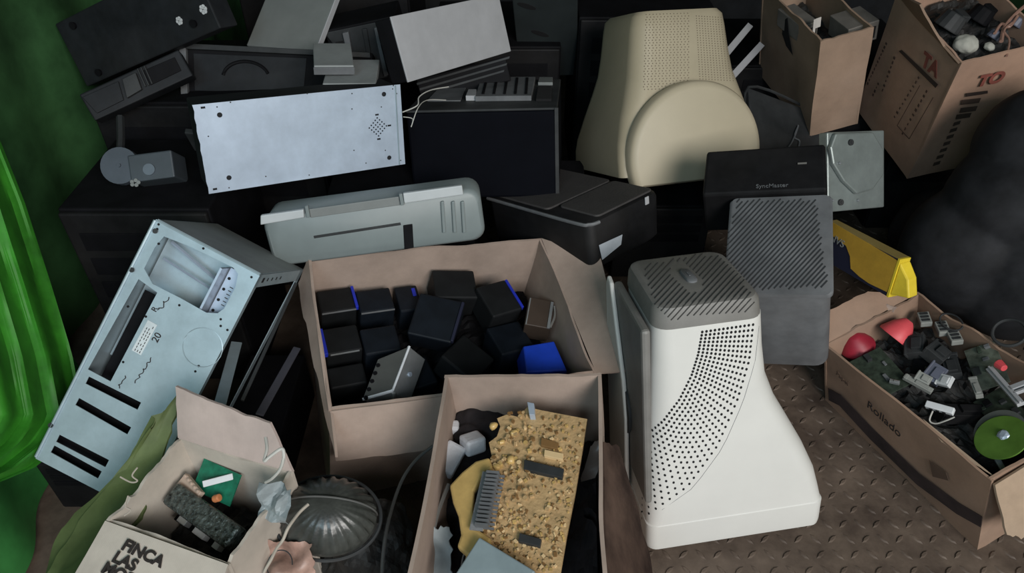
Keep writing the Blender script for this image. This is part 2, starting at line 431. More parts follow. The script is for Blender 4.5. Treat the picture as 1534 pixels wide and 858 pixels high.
# ------------------------------------------------------------------ white CRT monitor on its face
def crt_body(T, secs, m, root, n=6):
    g = G(); g.loft([ring(z, x0, x1, y0, y1, r, n) for z, x0, x1, y0, y1, r in secs])
    return g.build('housing', m, root, smooth=True)
TW = fit((.39, .38, .40), [((0, 0, 0), (968, 832)), ((1, 0, 0), (1232, 778)), ((.06, .12, .93), (987, 493)), ((.60, .12, .93), (1140, 476)),
                          ((.06, .88, 1), (943, 388)), ((.56, .84, 1.02), (1078, 372))], 1.5, up=.25, zs=[((.5, .5, 0), .003, .004)], name='white crt')
W_, D_, H_ = TW.dims
root = thing('crt_monitor', 'large off-white CRT monitor standing face down on the tread plate floor', 'monitor', TW.M)
sec = [(0, .0, 1, 0, 1, .02), (.02, -.004, 1.004, -.004, 1.004, .02), (.115, -.004, 1.004, -.004, 1.004, .02), (.118, .001, .999, .001, .999, .022),
       (.17, .003, .985, .004, .99, .03), (.25, .006, .955, .012, .975, .035), (.36, .012, .885, .03, .955, .04), (.48, .02, .79, .05, .935, .04),
       (.58, .03, .71, .068, .92, .04), (.68, .038, .655, .085, .905, .04), (.8, .045, .625, .10, .89, .035), (.925, .05, .605, .118, .878, .03), (.93, .05, .605, .118, .878, .03)]
ws = [(z*H_, x0*W_, x1*W_, y0*D_, y1*D_, r) for z, x0, x1, y0, y1, r in sec]
body = crt_body(TW, ws, M_white, root)
g = G()
cap = [(.928, .044, .60, .112, .884, .03), (.985, .05, .59, .125, .88, .03), (1.0, .06, .575, .14, .87, .028), (1.004, .08, .55, .16, .85, .022)]
g.loft([ring(z*H_, x0*W_, x1*W_, y0*D_, y1*D_, r) for z, x0, x1, y0, y1, r in cap])
cap_o = g.build('rear_cap', M_crtgrey, root, smooth=True); cap_o['label'] = 'grey rear cap with slanting vent slots'
bv = bvh_of(cap_o); g = G()
strips(g, TW, bv, [(958, 398), (1048, 378), (1082, 384), (1112, 410), (1134, 452), (1122, 468), (1000, 480), (985, 470)], -47, 6.6, .0017,
       skip=lambda x, y: ((x-1030)*.75+(y-415)*.66)**2/28**2+((x-1030)*.66-(y-415)*.75)**2/13**2 < 1)
g.build('vent_slot', mat('vent_shadow_grey', (.035, .034, .032), .8), root, kind='stuff')
g = G(); o, d = TW.ray(1031, 414); h = bv.ray_cast(o, d)
if h[0] is not None:
    x = TW.on(1045, 430, 2, h[0].z)-h[0]
    Mb = frame(h[0]+Vector((0, 0, .001)), x, Vector((0, 0, 1)).cross(x))
    g.loft([[Mb @ Vector((px_*k, py_*k, zz)) for px_, py_ in rrect(-.026, -.010, .026, .010, .0095)] for k, zz in ((1, -.002), (1, .002), (.85, .004))])
    g.box((0, 0, .0045), (.014, .003, .001), M=Mb)
    g.build('badge', M_mgrey, root, smooth=True)
bv = bvh_of(body); g = G(); pts = []
inn = [(1052, 497), (1046, 530), (1036, 562), (1018, 598), (994, 630), (964, 656)]
outc = [(1128, 486), (1122, 540), (1104, 600), (1074, 668), (1030, 728), (962, 776)]
def along(C, t):
    t *= len(C)-1; i = min(int(t), len(C)-2); f = t-i; return (C[i][0]*(1-f)+C[i+1][0]*f, C[i][1]*(1-f)+C[i+1][1]*f)
for r_ in range(13):
    for c_ in range(34):
        a = along(inn, c_/33); b = along(outc, c_/33); f = r_/12; off = 0
        pts.append((a[0]*(1-f)+b[0]*f+off, a[1]*(1-f)+b[1]*f))
dots(g, TW, bv, pts, .0025, el=1.2); g.build('speaker_hole', M_hole, root, kind='stuff')
g = G()
for i in range(16):
    a = along([(x+9, y+2) for x, y in outc], i/16); b = along([(x+9, y+2) for x, y in outc], (i+1)/16); Pq = []
    for q in (a, b):
        o, d = TW.ray(*q); hh = bv.ray_cast(o, d)
        if hh[0] is not None: Pq.append(hh[0])
    if len(Pq) == 2: g.tube(Pq, .0005, n=4)
g.build('seam', M_mgrey, root)
# grey bottom shell and pedestal seen edge on at the left
g = G(); g.hexa([(-.004, .03*D_, .22*H_), (.01, .03*D_, .22*H_), (.01, .97*D_, .22*H_), (-.004, .97*D_, .22*H_),
                 (-.006, .13*D_, .93*H_), (.03*W_, .13*D_, .93*H_), (.03*W_, .87*D_, .93*H_), (-.006, .87*D_, .93*H_)])
g.build('bottom_shell', M_crtgrey, root, bevel=.006)
g = G(); g.cyl((-.003, .62*D_, .46*H_), .06, .014, (1, 0, 0), 28); g.build('swivel_neck', M_dgrey, root, smooth=True)
g = G(); pl = [Vector((-.006, y*D_, z*H_)) for y, z in ((.47, .06), (.95, .06), (.98, .5), (.97, .9), (.93, .94), (.84, .93), (.72, .80), (.52, .60), (.45, .45), (.44, .12))]
g.ngon(pl, (-.009, 0, 0)); g.build('pedestal', M_white, root, bevel=.004)

# ------------------------------------------------------------------ beige CRT monitor in the heap
TB = fit((.42, .36, .42), [((0, 0, 0), (943, 262)), ((0, 1, 0), (858, 252)), ((.20, .15, 1), (940, 17)), ((.80, .15, 1), (1089, 24)),
                           ((.20, .85, .96), (905, 24)), ((1, 0, 0), (1165, 272), .4)], 1.92, name='beige crt', sw=(.12, .07, .12))
W_, D_, H_ = TB.dims
root = thing('crt_monitor', 'yellowed beige CRT monitor with round tilt base lying high in the heap', 'monitor', TB.M)
sec = [(0, 0, 1, 0, 1, .02), (.12, 0, 1, 0, 1, .025), (.2, .01, .99, .01, .99, .03), (.35, .05, .95, .035, .96, .04), (.5, .10, .90, .06, .93, .045),
       (.62, .135, .865, .085, .91, .05), (.75, .155, .845, .105, .89, .05), (.9, .175, .825, .13, .87, .045), (.97, .19, .81, .145, .86, .04), (1, .22, .78, .17, .83, .035)]
body = crt_body(TB, [(z*H_, x0*W_, x1*W_, y0*D_, y1*D_, r) for z, x0, x1, y0, y1, r in sec], M_beige, root)
bv = bvh_of(body); g = G(); pts = []
for r_ in range(30):
    for c_ in range(13):
        f, v = c_/12, r_/29; pts.append((968+f*(62+4*v)-4*v+(r_ % 2)*1.5, 22+v*112-(f*2)))
        if r_ < 27 and c_ < 12: pts.append((1043+f*49+v*6*(1+f), 24+v*105+f*3))
dots(g, TB, bv, pts, .0015, n=5); g.build('vent_hole', mat('beige_vent_hole', (.13, .10, .065), .8), root, kind='stuff')
# tilt base: disc standing off the underside
c0 = TB.on(1047, 232, 1, -.035); rr = (TB.on(947, 232, 1, -.035)-c0).length
g = G(); cy = c0
circp = []
for i in range(49):
    a = math.radians(-22+224*i/48); circp.append((c0.x+rr*math.cos(a), c0.z+rr*.98*math.sin(a)))
g.loft([[Vector((c0.x+(x-c0.x)*k, yy, c0.z+(z-c0.z)*k)) for x, z in circp] for k, yy in ((.93, .02), (1, .005), (1, -.022), (.97, -.031), (.9, -.036))])
g.build('tilt_base', mat('pale_beige_plastic', (.49, .43, .31), .5, var=.05, scale=4), root, smooth=True)
# ------------------------------------------------------------------ grey slotted CRT monitor behind
TG = fit((.20, .28, .36), [((0, 0, 1), (1082, 440)), ((1, 0, 1), (1250, 440)), ((.0, .66, 1.0), (1102, 293)), ((.93, .66, 1.0), (1227, 292)), ((1, 0, .3), (1252, 575), .3)], 1.86,
         up=.12, name='grey crt', sw=(.15, .04, .1))
W_, D_, H_ = TG.dims
root = thing('crt_monitor', 'dark grey CRT monitor with slotted back behind the white monitor', 'monitor', TG.M)
g = G(); z0 = -TG.t[2]+.02
g.loft([ring(z, x0, x1, y0, y1, .03, 5) for z, x0, x1, y0, y1 in ((z0+.10, -.03, W_, .0, D_*.8), (z0+.16, -.03, W_, -.004, D_*.8), (z0+.22, -.02, W_, -.004, D_*.8), (H_-.10, -.01, W_, 0, D_*.75), (H_-.012, 0, W_, .002, D_*.68))])
g.build('housing', M_mgrey, root, smooth=True)
g = G(); g.loft([ring(z, x0, x1, -.004, D_*.66, .012, 4) for z, x0, x1 in ((H_-.012, -.004, W_+.004), (H_-.003, -.004, W_+.004), (H_, .0, W_))])
cap_o = g.build('rear_cap', M_mgrey, root, smooth=True); bv = bvh_of(cap_o); g = G()
strips(g, TG, bv, [(1104, 298), (1224, 297), (1243, 432), (1130, 436), (1085, 420), (1080, 385)], -47, 5.6, .0024)
g.build('vent_slot', mat('slot_grey', (.03, .032, .034), .8), root, kind='stuff')
g = G(); g.hexa([(-.07, D_*.665, H_-.12), (W_*.98, D_*.665, H_-.12), (W_*.98, D_*1.05, H_-.12), (-.07, D_*1.05, H_-.12), (-.062, D_*.67, H_+.012), (W_*.97, D_*.67, H_+.012), (W_*.95, D_*1.0, H_+.02), (-.06, D_*1.0, H_+.02)])
g.build('connector_panel', M_black, root, bevel=.006)
text_part('lettering', 'SyncMaster', .014, M_mgrey, root, frame((W_*.25, D_*.70, H_+.0145), (1, 0, .0), (0, 1, .02)))
g = G(); g.box((W_*.72, D_*.86, H_+.019), (.018, .004, .001)); g.build('small_label', M_crtgrey, root)

# ------------------------------------------------------------------ big carton with black adaptor boxes
TC = fit((.45, .33, .36), [((-.5, .5, 1), (460, 385)), ((.5, .5, 1), (812, 355)), ((-.5, -.5, 1), (495, 612)), ((.5, -.5, 1), (893, 562))], 1.45,
         up=.10, zs=[((0, 0, 0), .004, .004)], name='big carton', sw=(.15, .15, .02))
BC = carton('cardboard_box', 'wide open cardboard carton full of black and blue box-shaped parts', TC, M_card, tears=(.008, .004, .006, .006), seed=3)
W_, D_, H_ = TC.dims
def flap(root, T, h0, h1, n, px, mt, seed=0, tear=.006, th=.005, name='flap', amp=.003, nx=18):
    """a flap hinged on h0-h1 whose outer corners are seen at px = [(for h1), (for h0)]"""
    C_ = T.onplane(px[0][0], px[0][1], h1, n); D__ = T.onplane(px[1][0], px[1][1], h0, n)
    g = G(); g.sheet(h0, h1, C_, D__, nx, 6, th, amp, tear, tear*.5, seed=seed); return g.build(name, mt, root, smooth=True)
flap(BC, TC, (W_/2, -D_/2, H_), (W_/2, D_/2, H_), (-.52, 0, .85), [(900, 387), (941, 557)], M_card, 5, .002)
flap(BC, TC, (-W_/2, D_/2, H_), (-W_/2, -D_/2, H_), (.88, 0, -.47), [(500, 690), (447, 425)], M_card, 7, .012)
flap(BC, TC, (-W_/2, -D_/2-.004, H_), (W_*.1, -D_/2-.004, H_), (0, -.94, .34), [(690, 668), (503, 690)], M_card, 8, .004)
# ------------------------------------------------------------------ small carton with the yellow circuit board
TS = fit((.25, .42, .38), [((-.5, .5, 1), (666, 557)), ((.5, .5, 1), (904, 563)), ((-.5, -.5, 1), (575, 1040)), ((.5, -.5, 1), (912, 1040))], 1.1,
         up=.07, zs=[((0, 0, 0), .004, .004)], name='small carton', sw=(.15, .12, .1), dw=.1)
SC = carton('cardboard_box', 'narrow open cardboard carton holding a yellow circuit board, in front', TS, M_card, tears=(.002, .002, .003, .002), seed=13, th=.006)
# ------------------------------------------------------------------ long carton on the right with mixed scrap
TR = fit((.42, .30, .16), [((-.5, -.5, 1), (1228, 512)), ((.5, -.5, 1), (1490, 722)), ((-.5, -.5, 0), (1243, 622)), ((.5, -.5, 0), (1460, 822)), ((-.5, .5, 1), (1375, 442)),], 1.6,
         up=.3, zs=[((0, 0, 0), .004, .004)], name='right carton', sw=(.15, .2, .2))
RC = carton('cardboard_box', 'low brown carton of mixed electronic scrap on the right side of the floor', TR, M_cardB, tears=(.004, .004, .01, .01), seed=21)
# ------------------------------------------------------------------ two cartons at the top right
T1 = fit((.20, .30, .28), [((-.5, -.5, 1), (1222, 68)), ((.5, -.5, 1), (1312, 50)), ((-.5, -.5, 0), (1222, 183)), ((.5, -.5, 0), (1284, 190)), ((-.5, .5, 0), (1135, 128)), ((-.5, .5, 1), (1140, -40))], 2.05,
         name='top carton 1', sw=(.2, .2, .2))
C1 = carton('cardboard_box', 'tan cardboard carton holding metal boxes, beside the tilted printed carton', T1, M_cardC, tears=(.003, .003, .004, .006), seed=31)
T2 = fit((.34, .34, .36), [((-.5, -.5, 1), (1437, 92)), ((.5, -.5, 1), (1575, 62)), ((-.5, -.5, 0), (1362, 272)), ((-.5, .5, 0), (1279, 160)), ((-.5, .5, 1), (1350, -8))], 1.85,
         name='top carton 2', sw=(.2, .2, .2))
C2 = carton('cardboard_box', 'tilted brown carton with red printing at the top right', T2, card('cardboard_red_brown', (.44, .28, .20)), tears=(.003, .003, .004, .004), seed=41)
# ------------------------------------------------------------------ FINCA carton lower left
TF = pose((-.452, .632, .0), (0, 0, math.radians(-19)), (.205, .16, .42))
FC = carton('cardboard_box', 'torn pale carton printed with block letters in the lower left corner', TF, M_cardPale, tears=(.004, .010, .005, .012), seed=51)
# ------------------------------------------------------------------ white PC chassis on the left
TP = fit((.205, .30, .46), [((-.5, 0, 1), (237, 328)), ((.5, 0, 1), (387, 411)), ((-.5, 0, 0), (52, 684)), ((.5, 0, 0), (218, 778), .5), ((.5, .95, 1), (450, 402), .6)], 1.30,
         name='white chassis', nrm=((.1, -.7, .7), (0, -1, 0), .3))
# ------------------------------------------------------------------ silver panel case
TV = fit((.42, .10, .18), [((-.5, 0, .5), (290, 158)), ((.5, 0, .5), (599, 125)), ((.5, 0, -.5), (607, 246)), ((-.5, 0, -.5), (311, 290))], 1.5,
         name='silver case', nrm=((0, -.75, .65), (0, -1, 0), .25))
XZ = Matrix(((1, 0, 0, 0), (0, 0, -1, 0), (0, 1, 0, 0), (0, 0, 0, 1)))      # 2D plate -> local x,z plane
def L2(T, pts, y=0):
    out = []
    for p in pts: q = T.on(p[0], p[1], 1, y); out.append((q.x, q.z))
    return out
def fdots(g, T, pts, r, y=-.0006, n=10, sq=None):
    """small dark holes or studs on the y=0 face"""
    for px, py in pts:
        q = T.on(px, py, 1, 0)
        if sq: g.box((q.x, y, q.z), (sq[0], .0012, sq[1]))
        else: g.cyl((q.x, y, q.z), r, .0012, (0, 1, 0), n)

# ------------------------------------------------------------------ white PC chassis on the left
W_, D_, H_ = TP.dims
root = thing('computer_case', 'stripped pale steel computer chassis leaning by the green wall', 'computer case', TP.M)
holes = [L2(TP, [(246, 354), (282, 368), (316, 384), (350, 401), (357, 410), (353, 430), (336, 462), (326, 469), (309, 468), (270, 446), (229, 425), (216, 402), (232, 371)]),
         L2(TP, [(208, 418), (236, 438), (166, 571), (132, 553)])]
def slotq(a, b, w_):
    a, b = Vector(a), Vector(b); d = (b-a).normalized(); n = Vector((-d.y, d.x))*w_/2; return [a+n, b+n, b-n, a-n]
for a, b in (((131, 569), (209, 608)), ((116, 601), (194, 645)), ((87, 656), (161, 694)), ((79, 672), (150, 711))): holes.append(L2(TP, slotq(a, b, 12)))
plate('rear_plate', [(-W_/2, 0), (W_/2, 0), (W_/2, H_), (-W_/2, H_)], holes, .0016, M_case, root, XZ)
g = G(); t = .0015
g.box2((-W_/2, 0, 0), (-W_/2+t, D_, H_)); g.build('side_panel', M_case, root)
g = G(); g.box2((-W_/2, 0, H_-t), (W_/2, D_, H_)); g.build('top_panel', mat('dull_case_steel', (.25, .27, .27), .55, var=.12), root)
g = G(); g.box2((-W_/2, 0, 0), (W_/2, D_, t)); g.build('bottom_panel', M_case, root)
g = G(); g.box2((W_/2-t, 0, H_-.026), (W_/2, D_, H_)); g.box2((W_/2-t, 0, 0), (W_/2, D_, .02)); g.box2((W_/2-t, 0, 0), (W_/2, .012, H_)); g.box2((W_/2-t, D_-.02, 0), (W_/2, D_, H_))
g.build('side_flange', M_case, root)
g = G()
for k in range(5): g.box((W_/2+.0004, .03+.024*k, H_-.013), (.0008, .009 if k == 0 else .004, .009 if k == 0 else .006))
g.build('flange_hole', M_hole, root)
g = G(); g.tube([(-W_/2, -.002, .004), (-W_/2, -.002, H_-.002)], .0028, n=6); g.tube([(-W_/2+.004, -.002, H_), (W_/2, -.002, H_)], .0028, n=6)
g.build('folded_edge', M_case, root, smooth=True)
separate('screw_hole', lambda g, p: fdots(g, TP, [p], .0022), [(238, 336), (236, 343), (305, 372), (377, 415), (331, 488), (331, 478), (341, 494), (298, 548), (293, 556), (192, 459), (219, 474), (185, 542), (269, 457), (80, 630), (95, 604), (238, 365)], M_hole, root)
separate('thumb_screw', lambda g, p: fdots(g, TP, [p], .0045, y=-.004), [(234, 346), (199, 404), (78, 636)], M_dgrey, root)
g = G()
for k in range(6):
    q = TP.on(347-2.6*k, 431+5.2*k, 1, 0); g.box((q.x, -.001, q.z), (.006, .001, .0014))
g.build('vent_slit', M_dgrey, root)
q = TP.on(304, 520, 1, 0); g = G(); g.tube([(q.x+.034*math.cos(a/8*math.pi), -.0008, q.z+.034*math.sin(a/8*math.pi)) for a in range(17)], .0009, n=5)
g.build('embossed_ring', M_case, root)
# inner pressings seen through the power supply opening
g = G(); c0 = TP.on(300, 440, 1, 0)
g.box2((-W_/2+.004, .07, H_*.42), (W_*.14, .073, H_-.006)); g.build('inner_plate', M_case, root)
g = G(); g.box((W_*.17, .03, H_*.79), (.004, .05, H_*.32)); g.box((W_*.29, .038, H_*.79), (W_*.2, .002, H_*.33)); g.build('drive_rail', M_steel, root)
g = G()
for k in range(6):
    g.cyl((W_*.22, .0365, H_*(.69+.045*k)), .0028, .001, (0, 1, 0), 8)
    if k % 2: g.cyl((W_*.33, .0365, H_*(.69+.045*k)), .0028, .001, (0, 1, 0), 8)
g.build('rail_hole', M_hole, root)
g = G(); g.tube([(-W_/2+.02, .05, H_*.93), (W_*.12, .05, H_*.88)], .003, n=4); g.tube([(-W_/2+.02, .05, H_*.86), (W_*.12, .05, H_*.84)], .002, n=4); g.build('stiffener', M_steel, root)
g = G(); g.box2((-W_*.42, .05, H_*.34), (-W_*.1, .052, H_*.72)); g.box2((-W_*.47, .03, H_*.01), (W_*.46, .032, H_*.34)); g.build('dark_backing', M_dark, root)  # dark sheets added behind the openings in place of inner shade
# paper label and handwriting
a = TP.on(205, 528, 1, 0); b = TP.on(234, 474, 1, 0); dx = (b-a)
Ml = frame((a.x, -.0016, a.z), dx, Vector((0, -1, 0)).cross(dx))
g = G(); g.box((.030, .000, 0), (.060, .018, .0006), M=Ml); lb = g.build('paper_label', mat('label_paper', (.62, .68, .70), .6), root)
g = G(); random.seed(3)
for r_ in range(3):
    for k in range(9):
        if random.random() < .8: g.box((.004+.006*k, -.005+.0045*r_, .0006), (.004, .0012, .0004), M=Ml)
g.build('label_print', M_ink, root)
def scribble(T, pts, px0, px1, seed, amp=4, n=16, r=.0009, y=-.0014):
    random.seed(seed); P = []
    for k in range(n):
        f = k/(n-1); x = px0[0]*(1-f)+px1[0]*f+random.uniform(-amp, amp); yy = px0[1]*(1-f)+px1[1]*f+random.uniform(-amp, amp)*.7
        q = T.on(x, yy, 1, 0); P.append((q.x, y, q.z))
    return P
separate('handwriting', lambda g, p: g.tube(scribble(TP, 0, *p), .0008, n=4), [((238, 466), (252, 446), 4, 3, 10), ((203, 574), (228, 536), 9, 2.5, 16), ((178, 580), (190, 562), 6, 3, 9)], M_ink, root)
q = TP.on(236, 514, 1, 0); e = TP.on(246, 496, 1, 0)-q
text_part('written_number', '20', .017, M_ink, root, frame((q.x, -.0016, q.z), e, Vector((0, -1, 0)).cross(e)))
q = TP.on(234, 468, 1, 0); e = TP.on(246, 446, 1, 0)-q
text_part('written_letter', 'R', .014, M_ink, root, frame((q.x, -.0016, q.z), e, Vector((0, -1, 0)).cross(e)))

# ------------------------------------------------------------------ silver panel case
W_, D_, H_ = TV.dims
root = thing('computer_case', 'slim computer case with bright silver steel face showing, near the heap centre', 'computer case', TV.M)
ol = [(-W_/2, -H_/2), (W_/2, -H_/2), (W_/2, H_/2)]; random.seed(8)
ol += [(-W_/2+(random.uniform(-.0012, .0012)), H_/2-H_*k/14) for k in range(14)]
hs = []
for px, py in ((329, 172), (575, 141), (343, 266), (583, 236)): q = TV.on(px, py, 1, 0); hs.append(circ(q.x, q.z, .0050, 12))
for px, py in ((304, 161), (322, 283)): q = TV.on(px, py, 1, 0); hs.append([(q.x-.004, q.z-.002), (q.x+.004, q.z-.002), (q.x+.004, q.z+.002), (q.x-.004, q.z+.002)])
q = TV.on(566, 190, 1, 0)
for i in range(-4, 5):
    for j in range(-4, 5):
        if abs(i)+abs(j) <= 4 and (i+j) % 2 == 0: hs.append(circ(q.x+i*.0048, q.z+j*.0048, .0019, 6))
for dx, dz in ((0, .026), (0, -.026), (.026, 0)):
    hs.append([(q.x+dx-.004, q.z+dz-.0018), (q.x+dx+.004, q.z+dz-.0018), (q.x+dx+.004, q.z+dz+.0018), (q.x+dx-.004, q.z+dz+.0018)])
plate('steel_face', ol, hs, .0016, M_steel, root, XZ)
g = G(); g.box2((-W_/2+.003, .006, -H_/2+.003), (W_/2-.003, D_, H_/2-.003)); g.build('case_body', M_blackmetal, root, bevel=.003)
g = G(); q = TV.on(592, 130, 1, 0); q2 = TV.on(598, 245, 1, 0); g.tube([(q.x, -.001, H_/2-.001), (q2.x, -.001, -H_/2+.001)], .0016, n=5); g.build('folded_edge', M_case, root)
separate('small_hole', lambda g, p: fdots(g, TV, [p], .0014), [(325, 160), (527, 140), (588, 133), (589, 128), (594, 140), (312, 204), (527, 163), (571, 160), (343, 281), (600, 240), (530, 225), (577, 225), (548, 244), (398, 264), (463, 262), (460, 140), (345, 153)], M_dgrey, root)
g = G(); g.tube([Wd(603, 168, 1.50), Wd(625, 158, 1.50), Wd(628, 145, 1.52), Wd(645, 135, 1.56), Wd(672, 130, 1.6)], .0013, n=5)
g.tube([Wd(604, 175, 1.50), Wd(618, 178, 1.50), Wd(616, 190, 1.5), Wd(626, 162, 1.5), Wd(640, 150, 1.56), Wd(668, 150, 1.6)], .001, n=5)
tag(g.build('cable', M_wire, smooth=True), 'thin pale wires trailing from behind the silver panel to the black tower', 'cable')

# ------------------------------------------------------------------ generic dark cases of the heap
def face_case(name, label, px4, W, H, D, d, m, nrm=(0, -.75, .65), cat='computer case', body=None, bevel=.003, sw=(.25, .05, .25), nk=.35):
    T = fit((W, D, H), [((-.5, 0, .5), px4[0]), ((.5, 0, .5), px4[1]), ((.5, 0, -.5), px4[2]), ((-.5, 0, -.5), px4[3])], d, nrm=(nrm, (0, -1, 0), nk), sw=sw, name=name+' '+label[:14], dw=.03, starts=8)
    root = thing(name, label, cat, T.M); W, D, H = T.dims
    g = G(); g.box2((-W/2, .0, -H/2), (W/2, D, H/2)); g.build('case_body' if name == 'computer_case' else 'body', m, root, bevel=bevel)
    return root, T
def panel(root, T, name, m, px4, y0, y1, bevel=.0012):
    pts = [T.on(px, py, 1, 0) for px, py in px4]
    g = G(); g.ngon([Vector((p.x, y0, p.z)) for p in pts], (0, y1-y0, 0)); return g.build(name, m, root, bevel=bevel)

# sticker case, upper left
root, T = face_case('computer_case', 'black computer case with two white flower stickers, top left corner', [(80, 38), (285, -68), (328, 44), (132, 128)], .34, .17, .06, 1.72, M_blackmetal)
for px, py, r in ((269, 31, .0075), (305, 14, .0085)):
    q = T.on(px, py, 1, 0); g = G()
    for k in range(6):
        a = k*math.pi/3; g.cyl((q.x+r*.75*math.cos(a), -.001, q.z+r*.75*math.sin(a)), r*.52, .0012, (0, 1, 0), 10)
    g.cyl((q.x, -.001, q.z), r*.35, .0014, (0, 1, 0), 8)
    s_ = g.build('flower_sticker', M_wht, root); g = G(); g.cyl((q.x, -.002, q.z), r*.16, .0012, (0, 1, 0), 8); g.build('sticker_centre', M_dgrey, s_)
for px, py in ((292, 35), (112, 38), (150, 108)):
    q = T.on(px, py, 1, 0); g = G(); g.cyl((q.x, -.004, q.z), .009, .008, (0, 1, 0), 16, r2=.007); g.build('rubber_foot', M_dark, root)
root, T = face_case('case_bezel', 'dusty black drive bezel wedged under the sticker covered case', [(117, 142), (268, 74), (288, 113), (143, 180)], .27, .075, .05, 1.66, M_blackmetal, cat='bezel')
panel(root, T, 'raised_block', M_dgrey, [(185, 120), (205, 110), (214, 135), (192, 148)], -.012, .0)
panel(root, T, 'drive_slot', M_dark, [(215, 106), (262, 86), (272, 106), (226, 128)], -.004, .0)
for k in range(3): panel(root, T, 'ridge', M_dgrey, [(206+5*k, 104-2*k), (208+5*k, 103-2*k), (220+5*k, 130-2*k), (218+5*k, 131-2*k)], -.008, 0)
panel(root, T, 'cover_plate', M_blackmetal, [(124, 146), (178, 122), (186, 150), (146, 170)], -.005, 0)
# dark fan frame case
root, T = face_case('computer_case', 'dark open computer case with a fan grille, above the silver case', [(271, 66), (560, 80), (556, 152), (274, 142)], .46, .12, .07, 1.80, M_dark)
panel(root, T, 'frame_edge', M_mgrey, [(271, 66), (281, 67), (284, 141), (274, 142)], -.014, 0)
panel(root, T, 'top_rail', M_dgrey, [(271, 66), (555, 80), (556, 88), (272, 74)], -.014, 0)
panel(root, T, 'inner_sheet', M_blackmetal, [(290, 80), (460, 87), (455, 140), (292, 136)], -.003, 0)
q = T.on(370, 118, 1, 0); g = G(); g.tube([(q.x+.055*math.cos(a), -.006, q.z+.04*math.sin(a)) for a in [math.radians(20+8*k) for k in range(20)]], .004, n=6); g.build('fan_rim', M_dark, root, smooth=True)
for k, (x0, x1, x2, x3, ya, yb) in enumerate(((462, 536, 522, 478, 86, 98), (484, 568, 560, 486, 112, 125))):
    T = fit((.12, .16, .018), [((-.5, 0, 1), (x3, yb)), ((.5, 0, 1), (x2, yb)), ((.5, .35, 1), (x1, ya)), ((-.5, .35, 1), (x0, ya))], 1.60, up=.3, name='drive', sw=(.2, .2, .05), dw=.01, starts=8)
    root = thing('optical_drive', ['grey disc drive, upper of the two slabs left of the light grey panel', 'grey disc drive, lower of the two slabs just above the silver panel'][k], 'disc drive', T.M, )
    W_, D_, H_ = T.dims; g = G(); g.box2((-W_/2, 0, 0), (W_/2, D_, H_)); g.build('drive_body', mat('pale_drive_metal', (.27, .29, .29), .5), root, bevel=.002)
    g = G(); g.box2((-W_/2-.001, -.004, -.001), (W_/2+.001, 0, H_-.003)); g.build('drive_front', M_mgrey, root, bevel=.001)
# grey panels at the top
root, T = face_case('computer_case', 'computer case with plain greenish grey side standing at the top edge', [(408, -30), (512, -26), (472, 76), (369, 68)], .18, .18, .012, 1.85, M_gpanel2, nrm=(0, -.9, .4))
g = G(); W_, D_, H_ = T.dims; g.box2((W_/2, -.002, -H_/2), (W_/2+.003, D_+.002, H_/2)); g.build('folded_edge', M_gpanel, root, bevel=.001)
root, T = face_case('computer_case', 'computer case with plain light grey panel, top centre of the heap', [(583, 25), (746, -6), (762, 75), (611, 124)], .28, .16, .05, 1.72, M_dark)
W_, D_, H_ = T.dims; g = G(); g.box2((-W_/2-.001, -.004, -H_/2-.001), (W_/2+.001, 0, H_/2+.001)); g.build('side_panel', M_gpanel, root, bevel=.001)
root, T = face_case('computer_case', 'dark skeletal drive bay case left of the light grey panel', [(483, 46), (592, 24), (618, 118), (520, 140)], .19, .17, .12, 1.86, M_dark)
panel(root, T, 'bay_sheet', M_dgrey, [(486, 49), (588, 28), (605, 110), (545, 122)], -.003, 0)
panel(root, T, 'bracket', M_mgrey, [(514, 47), (523, 45), (529, 78), (522, 82)], -.014, -.003)
panel(root, T, 'bracket', M_mgrey, [(561, 40), (565, 39), (582, 110), (576, 112)], -.012, -.003)
panel(root, T, 'bracket', M_dgrey, [(543, 42), (550, 41), (560, 100), (553, 98)], -.01, -.003)
panel(root, T, 'bay_opening', M_hole, [(566, 36), (582, 32), (602, 114), (582, 116)], -.006, -.003)
panel(root, T, 'bay_opening', M_hole, [(503, 62), (514, 60), (518, 76), (506, 80)], -.006, -.003)
root, T = face_case('computer_case', 'dark ribbed case edge showing under the light grey panel', [(616, 122), (770, 80), (752, 124), (640, 152)], .26, .05, .06, 1.86, M_dark, nrm=(0, -.85, .5), nk=.1, sw=(.25, .05, .4))
for k in range(3): panel(root, T, 'rib', M_dgrey, [(624+4*k, 124+8*k), (764-4*k, 84+10*k), (763-4*k, 88+10*k), (625+4*k, 128+8*k)], -.004, 0)
